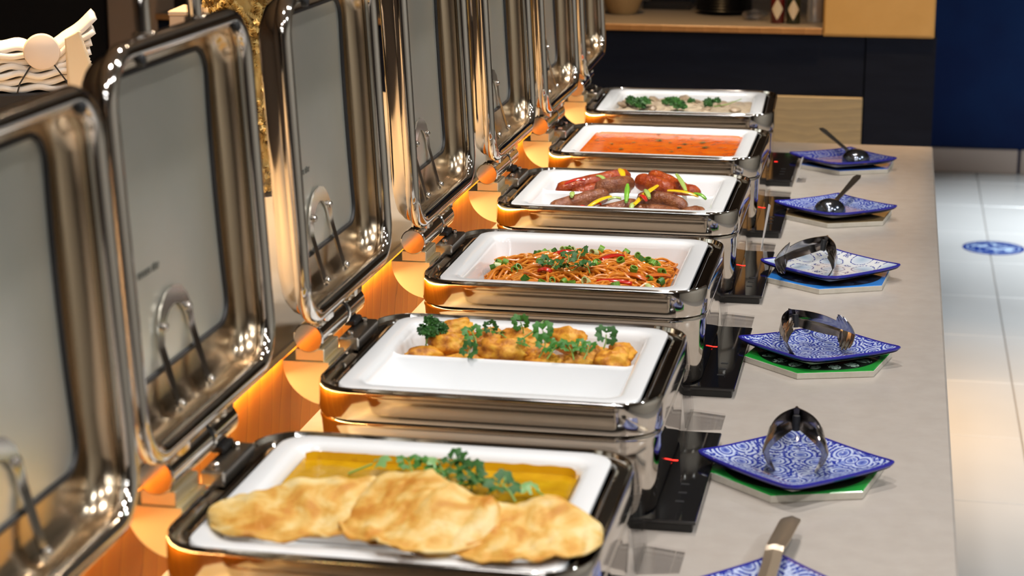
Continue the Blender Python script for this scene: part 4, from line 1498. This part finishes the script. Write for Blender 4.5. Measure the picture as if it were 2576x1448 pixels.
ST = [((0.063, 0.190, 0.000), (0.098, 0.200, 0.008), 'red pepper strip on the rear left sausage', REDP), ((0.116, 0.215, 0.012), (0.136, 0.185, 0.010), 'green pepper strip on the rear left sausage', GRNL),
      ((0.152, 0.245, 0.020), (0.164, 0.205, 0.014), 'yellow pepper piece at the rear centre', YELP), ((0.086, 0.140, -0.004), (0.088, 0.116, -0.006), 'pale green pepper bit on the front left sausage', GRNL),
      ((0.126, 0.055, -0.010), (0.156, 0.110, -0.002), 'yellow pepper strip at the front left', YELP), ((0.110, 0.058, -0.016), (0.116, 0.078, -0.014), 'tiny red pepper bit at the front left', REDP),
      ((0.126, 0.082, -0.013), (0.142, 0.092, -0.012), 'red pepper piece under the front yellow strip', REDP), ((0.184, 0.098, -0.008), (0.179, 0.150, 0.012), 'bright green pepper strip at the centre', GRNP),
      ((0.200, 0.078, -0.008), (0.228, 0.168, 0.008), 'large yellow pepper strip at the centre right', YELP), ((0.206, 0.108, 0.002), (0.220, 0.080, 0.000), 'red pepper bit across the large yellow strip', REDP),
      ((0.212, 0.128, 0.008), (0.224, 0.090, 0.002), 'green sliver across the large yellow strip', GRNL), ((0.246, 0.168, 0.000), (0.300, 0.150, -0.004), 'yellow pepper strip at the right of the divider', YELP),
      ((0.254, 0.225, 0.018), (0.278, 0.160, 0.002), 'thin green curl at the right rear', GRNL), ((0.292, 0.158, -0.001), (0.314, 0.140, -0.006), 'green pepper tip at the right of the divider', GRNP),
      ((0.150, 0.120, -0.010), (0.172, 0.124, -0.008), 'dull green pepper bit behind the front sausages', GRNL), ((0.196, 0.070, -0.014), (0.198, 0.092, -0.008), 'dull green curl at the front centre', GRNL)]
for a, c, lab, m_ in ST:
    o = strip('pepper_strip', DW(4, *a), DW(4, *c), 0.0115 if m_ is YELP else 0.009, 0.0045, m_, 0.003)
    tag(o, lab, 'pepper strip', 'pepper strips on the sausages')

# ------------------------------------------------------------------ dish 5: soup
SOUP = noisy('red_soup', [(0.3, (0.58, 0.085, 0.003)), (0.5, (0.68, 0.12, 0.004)), (0.7, (0.74, 0.17, 0.006))], 30, rough=0.2, coat=0.3, detail=6)
liquid('tomato_soup', 5, 0.027, 0.296, -0.0105, SOUP, 'glossy orange red soup filling the fifth pan', 'soup', x0=0.029, x1=PX - 0.029)
HERB = pm('cooked_herb', (0.09, 0.085, 0.015), 0.4)
hm = None
for k, (x, y) in enumerate(((0.042, 0.193), (0.074, 0.158), (0.118, 0.184), (0.162, 0.217), (0.170, 0.206), (0.194, 0.193), (0.226, 0.181), (0.220, 0.145), (0.191, 0.270), (0.246, 0.209), (0.152, 0.285), (0.232, 0.249), (0.10, 0.11), (0.20, 0.10), (0.27, 0.15))):
    if hm is None:
        v, f = leaf_geo(0.012, rnd, 3)
        o = mk('soup_herb', v, f, HERB)
        hm = o
    else:
        o = link(bpy.data.objects.new('soup_herb', hm.data))
    o.location = DW(5, x, y, -0.0078)
    o.rotation_euler = (0, 0, rnd.uniform(0, 6))
    s = rnd.uniform(0.6, 1.4)
    o.scale = (s, s, 0.35)
    tag(o, 'dark herb leaf floating on the red soup', 'herb', 'herbs on the soup')

# ------------------------------------------------------------------ dish 6: creamy mushrooms
CRM = noisy('mushroom_cream', [(0.3, (0.36, 0.27, 0.18)), (0.5, (0.50, 0.40, 0.28)), (0.7, (0.58, 0.48, 0.34))], 50, rough=0.3, coat=0.3)
nx, ny = 60, 50
vv, ff = [], []
for j in range(ny + 1):
    for i_ in range(nx + 1):
        x, y = 0.032 + 0.290 * i_ / nx, 0.032 + 0.258 * j / ny
        z = -0.018 + 0.012 * max(0, math.sin(PI * i_ / nx) * math.sin(PI * j / ny)) + 0.007 * noise.noise(Vector((x * 45, y * 45, 1))) + 0.003 * noise.noise(Vector((x * 120, y * 120, 4)))
        vv.append((x, y, z))
for j in range(ny):
    for i_ in range(nx):
        q = j * (nx + 1) + i_
        ff.append((q, q + 1, q + nx + 2, q + nx + 1))
o = mk('mushroom_cream', vv, ff, CRM, loc=DW(6, -0.012, 0, 0))
tag(o, 'lumpy pale cream sauce filling the farthest pan', 'sauce', kind='stuff')
MUSH = noisy('cooked_mushroom', [(0.3, (0.24, 0.16, 0.10)), (0.7, (0.46, 0.36, 0.24))], 70, rough=0.35, coat=0.3)
for k, (x, y, s) in enumerate(((0.098, 0.225, 0.016), (0.123, 0.222, 0.014), (0.163, 0.235, 0.018), (0.192, 0.157, 0.013), (0.035, 0.150, 0.013), (0.285, 0.125, 0.014), (0.040, 0.180, 0.012), (0.222, 0.105, 0.014), (0.105, 0.110, 0.014), (0.255, 0.190, 0.015), (0.190, 0.215, 0.014))):
    o = blob('mushroom', DW(6, x - 0.005, y, -0.009), (s, s * 0.85, s * 0.42), (rnd.uniform(-0.5, 0.5), rnd.uniform(-0.5, 0.5), rnd.uniform(0, 6)), MUSH, k * 1.9, 0.25, 3)
    tag(o, 'cooked mushroom piece in the pale cream sauce', 'mushroom', 'mushrooms in cream')
for k, (x, y, s, lab) in enumerate(((0.062, 0.150, 0.017, 'bright parsley tuft at the left of the mushrooms, rear'), (0.084, 0.105, 0.018, 'bright parsley tuft at the left of the mushrooms, front'), (0.145, 0.165, 0.015, 'dark parsley tuft at the centre of the mushrooms, rear'),
                                    (0.168, 0.085, 0.019, 'dark parsley tuft at the centre front of the mushrooms'), (0.192, 0.180, 0.011, 'small parsley tuft right of the centre, rear'), (0.222, 0.135, 0.014, 'parsley tuft right of the centre, front'), (0.240, 0.160, 0.013, 'round dark parsley tuft at the right of the mushrooms'))):
    parsley_clump(DW(6, x - 0.008, y, -0.006), s * 1.35, lab, 40 + k, 150, 'parsley on the mushrooms')
o = MB().tube([DW(6, 0.235, 0.13, -0.004), DW(6, 0.262, 0.14, 0.0), DW(6, 0.29, 0.17, 0.008)], [0.001, 0.001, 0.0007], 6).build('herb_stalk', STEMG)
tag(o, 'thin herb stalk at the right of the mushrooms', 'herb')

# ------------------------------------------------------------------ left background: pasta jar, napkins, box
jx, jy, jr, jh = -0.462, 1.62, 0.078, 0.42
ZL = 1.045
jar = empty('pasta_jar', (jx, jy, ZL), 0, 'tall glass jar packed with spiral pasta behind the lids', 'jar')
MB().lathe([(0, 0), (jr - 0.004, 0), (jr, 0.004), (jr, jh - 0.01), (jr - 0.003, jh)], 48).build('glass_wall', JARGLASS, jar)
MB().lathe([(jr + 0.002, jh), (jr + 0.002, jh + 0.03), (jr - 0.004, jh + 0.034), (0, jh + 0.034)], 48).build('lid', CHROME_S, jar)
PASTA = noisy('dry_pasta', [(0.3, (0.84, 0.58, 0.18)), (0.7, (0.92, 0.70, 0.28))], 60, rough=0.5, which='Object')


def fusilli():
    bb = MB()
    L, R, n = 0.034, 0.0062, 16
    rings = []
    for k in range(n + 1):
        t = k / n
        a0 = t * 2 * PI * 1.6
        ring = []
        for q in range(6):
            rr_ = R if q % 2 == 0 else R * 0.28
            a = a0 + q * PI / 3
            ring.append((rr_ * math.cos(a), rr_ * math.sin(a), (t - 0.5) * L))
        rings.append(ring)
    bb.loft(rings, True, True)
    return bb.build('fusilli', PASTA, auto=0.6)


rp = random.Random(77)
fu = None
cnt = 0
for lay in range(38):
    z = 0.012 + lay * 0.0105
    for k in range(8):
        a = -PI + 0.35 + rp.uniform(0, PI * 0.95)      # the side that faces the dishes and the camera
        rad = jr - 0.012 - rp.uniform(0, 0.007)
        if fu is None:
            o = fusilli()
            fu = o
        else:
            o = link(bpy.data.objects.new('fusilli', fu.data))
        o.location = (jx + rad * math.cos(a), jy + rad * math.sin(a), ZL + z + rp.uniform(-0.004, 0.004))
        o.rotation_euler = (rp.uniform(0.5, 2.6), rp.uniform(-0.35, 0.35), a + PI / 2 + rp.uniform(-0.5, 0.5) + (PI / 2 if rp.random() < 0.0 else 0))
        tag(o, 'dry spiral pasta piece inside the glass jar', 'pasta', 'pasta in the jar')
        cnt += 1
        if cnt >= 300:
            break
    if cnt >= 300:
        break
core = MB()
n = 40
rings = []
for zz in [0.006 + 0.4 * q / 40 for q in range(41)]:
    rings.append([((jr - 0.026) * (1 + 0.05 * noise.noise(Vector((math.cos(2 * PI * k / n) * 3, math.sin(2 * PI * k / n) * 3, zz * 60)))) * math.cos(2 * PI * k / n),
                   (jr - 0.026) * (1 + 0.05 * noise.noise(Vector((math.cos(2 * PI * k / n) * 3, math.sin(2 * PI * k / n) * 3, zz * 60)))) * math.sin(2 * PI * k / n), zz) for k in range(n)])
o = core.loft(rings, True, True).build('pasta_fill', PASTA, loc=(jx, jy, ZL))
tag(o, 'spiral pasta packed in the middle of the glass jar', 'pasta', kind='stuff')

# napkin dispenser: black box, fanned paper napkins, round weight on wire legs
nx_, ny_ = -0.655, 1.21
nd = empty('napkin_holder', (nx_, ny_, ZL), 0.43, 'black napkin box with round cream weight, top left corner', 'napkin holder')
MB().box(-0.085, 0.085, 0.0, 0.12, 0.0, 0.222, 0.003).build('box', BLACKWALL, nd, smooth=False)
wt = MB().tube([(0, -0.005, 0.285), (0, -0.0045, 0.285), (0, -0.001, 0.285), (0, 0.004, 0.285), (0, 0.0055, 0.285)], [0.0255, 0.0262, 0.0275, 0.0275, 0.026], 40).build('round_weight', pm('cream_plastic', (0.74, 0.62, 0.52), 0.5), nd)
for s in (-1, 1):
    MB().tube([(s * 0.017, -0.001, 0.265), (s * 0.035, -0.001, 0.238), (s * 0.04, 0.004, 0.222)], 0.0012, 6).build('wire_leg', BLACK, nd)
for k in range(7):
    b = MB()
    nu, nv = 22, 6
    pts = []
    for j in range(nv + 1):
        for i_ in range(nu + 1):
            u, w = i_ / nu, j / nv
            x = -0.080 + 0.145 * u + 0.008 * k * 0.3
            zbase = 0.232 + k * 0.0122
            dip = -0.020 * math.exp(-((x - 0.0) / 0.035) ** 2) * (k / 6) ** 1.5
            lift = (0.030 * max(0, (u - 0.62) / 0.38) ** 1.3 * (k / 6) - 0.012 * max(0, (0.35 - u) / 0.35) * (k / 6))
            wav = 0.0025 * math.sin(u * 16 + k * 1.7)
            pts.append((x, 0.008 + 0.1 * w + 0.004 * math.sin(k * 2.1), zbase + dip + lift + wav))
    fs = []
    for j in range(nv):
        for i_ in range(nu):
            q = j * (nu + 1) + i_
            fs.append((q, q + 1, q + nu + 2, q + nu + 1))
    o = mk('paper_napkin', pts, fs, NAPKIN, loc=(nx_, ny_, ZL), rot=(0, 0, 0.43))
    md = o.modifiers.new('thickness', 'SOLIDIFY')
    md.thickness = 0.0085
    md.offset = -1
    tag(o, 'folded white paper napkin in the fanned stack under the round weight', 'napkin', 'napkins in the holder')
# crimped side packet leaning at the right of the stack
vv, ff = [], []
nu, nv = 40, 8
for j in range(nv + 1):
    for i_ in range(nu + 1):
        u, w = i_ / nu, j / nv
        vv.append((0.036 + w * (0.022 + 0.028 * (1 - u)) + 0.0012 * math.sin(u * 130) * (w > 0.8), -0.004 - 0.01 * w, 0.223 + 0.082 * u + 0.012 * u * w))
for j in range(nv):
    for i_ in range(nu):
        q = j * (nu + 1) + i_
        ff.append((q, q + 1, q + nu + 2, q + nu + 1))
o = mk('crimped_packet', vv, ff, pm('cream_packet', (0.80, 0.66, 0.46), 0.7), loc=(nx_, ny_, ZL), rot=(0, 0, 0.43))
md = o.modifiers.new('thickness', 'SOLIDIFY')
md.thickness = 0.003
tag(o, 'cream paper packet with crimped edge beside the napkins', 'packet')

bx = empty('beige_box', (-0.79, 2.25, ZL), 0.1, 'pale beige box standing behind the second lid, top left', 'box')
MB().box(-0.052, 0.09, 0, 0.12, 0, 0.222, 0.002).build('carton', pm('beige_card', (0.50, 0.40, 0.31), 0.6), bx, smooth=False)
MB().box(-0.054, 0.092, -0.002, 0.122, 0.2225, 0.232, 0.002).build('box_lid', pm('beige_card_lid', (0.56, 0.46, 0.37), 0.6), bx, smooth=False)

# folded checked cloth behind the soup dish
m, nt, b = new_mat('checked_cloth')
v = tex_coord(nt)
ck = N(nt, 'ShaderNodeTexChecker')
ck.inputs['Scale'].default_value = 130
ck.inputs[1].default_value = (0.12, 0.12, 0.34, 1)
ck.inputs[2].default_value = (0.36, 0.34, 0.52, 1)
nt.links.new(v, ck.inputs['Vector'])
nt.links.new(ck.outputs['Color'], b.inputs['Base Color'])
b.inputs['Roughness'].default_value = 0.9
o = MB()
for k in range(3):
    o.box(-0.045, 0.045, 0, 0.1, 0.0002 + k * 0.007, 0.0065 + k * 0.007, 0.002)
o = o.build('folded_cloth', m, loc=(-0.155, 2.97, Z0), smooth=False)
tag(o, 'folded blue checked cloth behind the far hinges', 'cloth')


# ------------------------------------------------------------------ labels by place where look-alikes can be told apart in a row
ORD = ['first', 'second', 'third', 'fourth', 'fifth', 'sixth', 'seventh', 'eighth', 'ninth', 'tenth', 'eleventh', 'twelfth', 'thirteenth', 'fourteenth', 'fifteenth']


def by_place(group, what, key, start):
    L = sorted([o for o in SC.objects if o.get('group') == group], key=key)
    for k, o in enumerate(L):
        o['label'] = what + ', ' + ORD[k] + ' from ' + start


by_place('coriander on the curry', 'coriander sprig on the yellow curry', lambda o: o.location.x, 'the left')
by_place('coriander on the fritters', 'coriander sprig on the golden fritters', lambda o: o.location.x, 'the left')
by_place('coriander on the noodles', 'dark coriander sprig on the noodles', lambda o: o.location.x, 'the left')
by_place('stacked black plates', 'black plate in the far stack', lambda o: -o.location.z, 'the top')
for k, o in enumerate(sorted([o for o in SC.objects if o.get('group') == 'napkins in the holder'], key=lambda o: -o.data.vertices[60].co.z)):
    o['label'] = 'folded white paper napkin under the round weight, ' + ORD[k] + ' from the top'
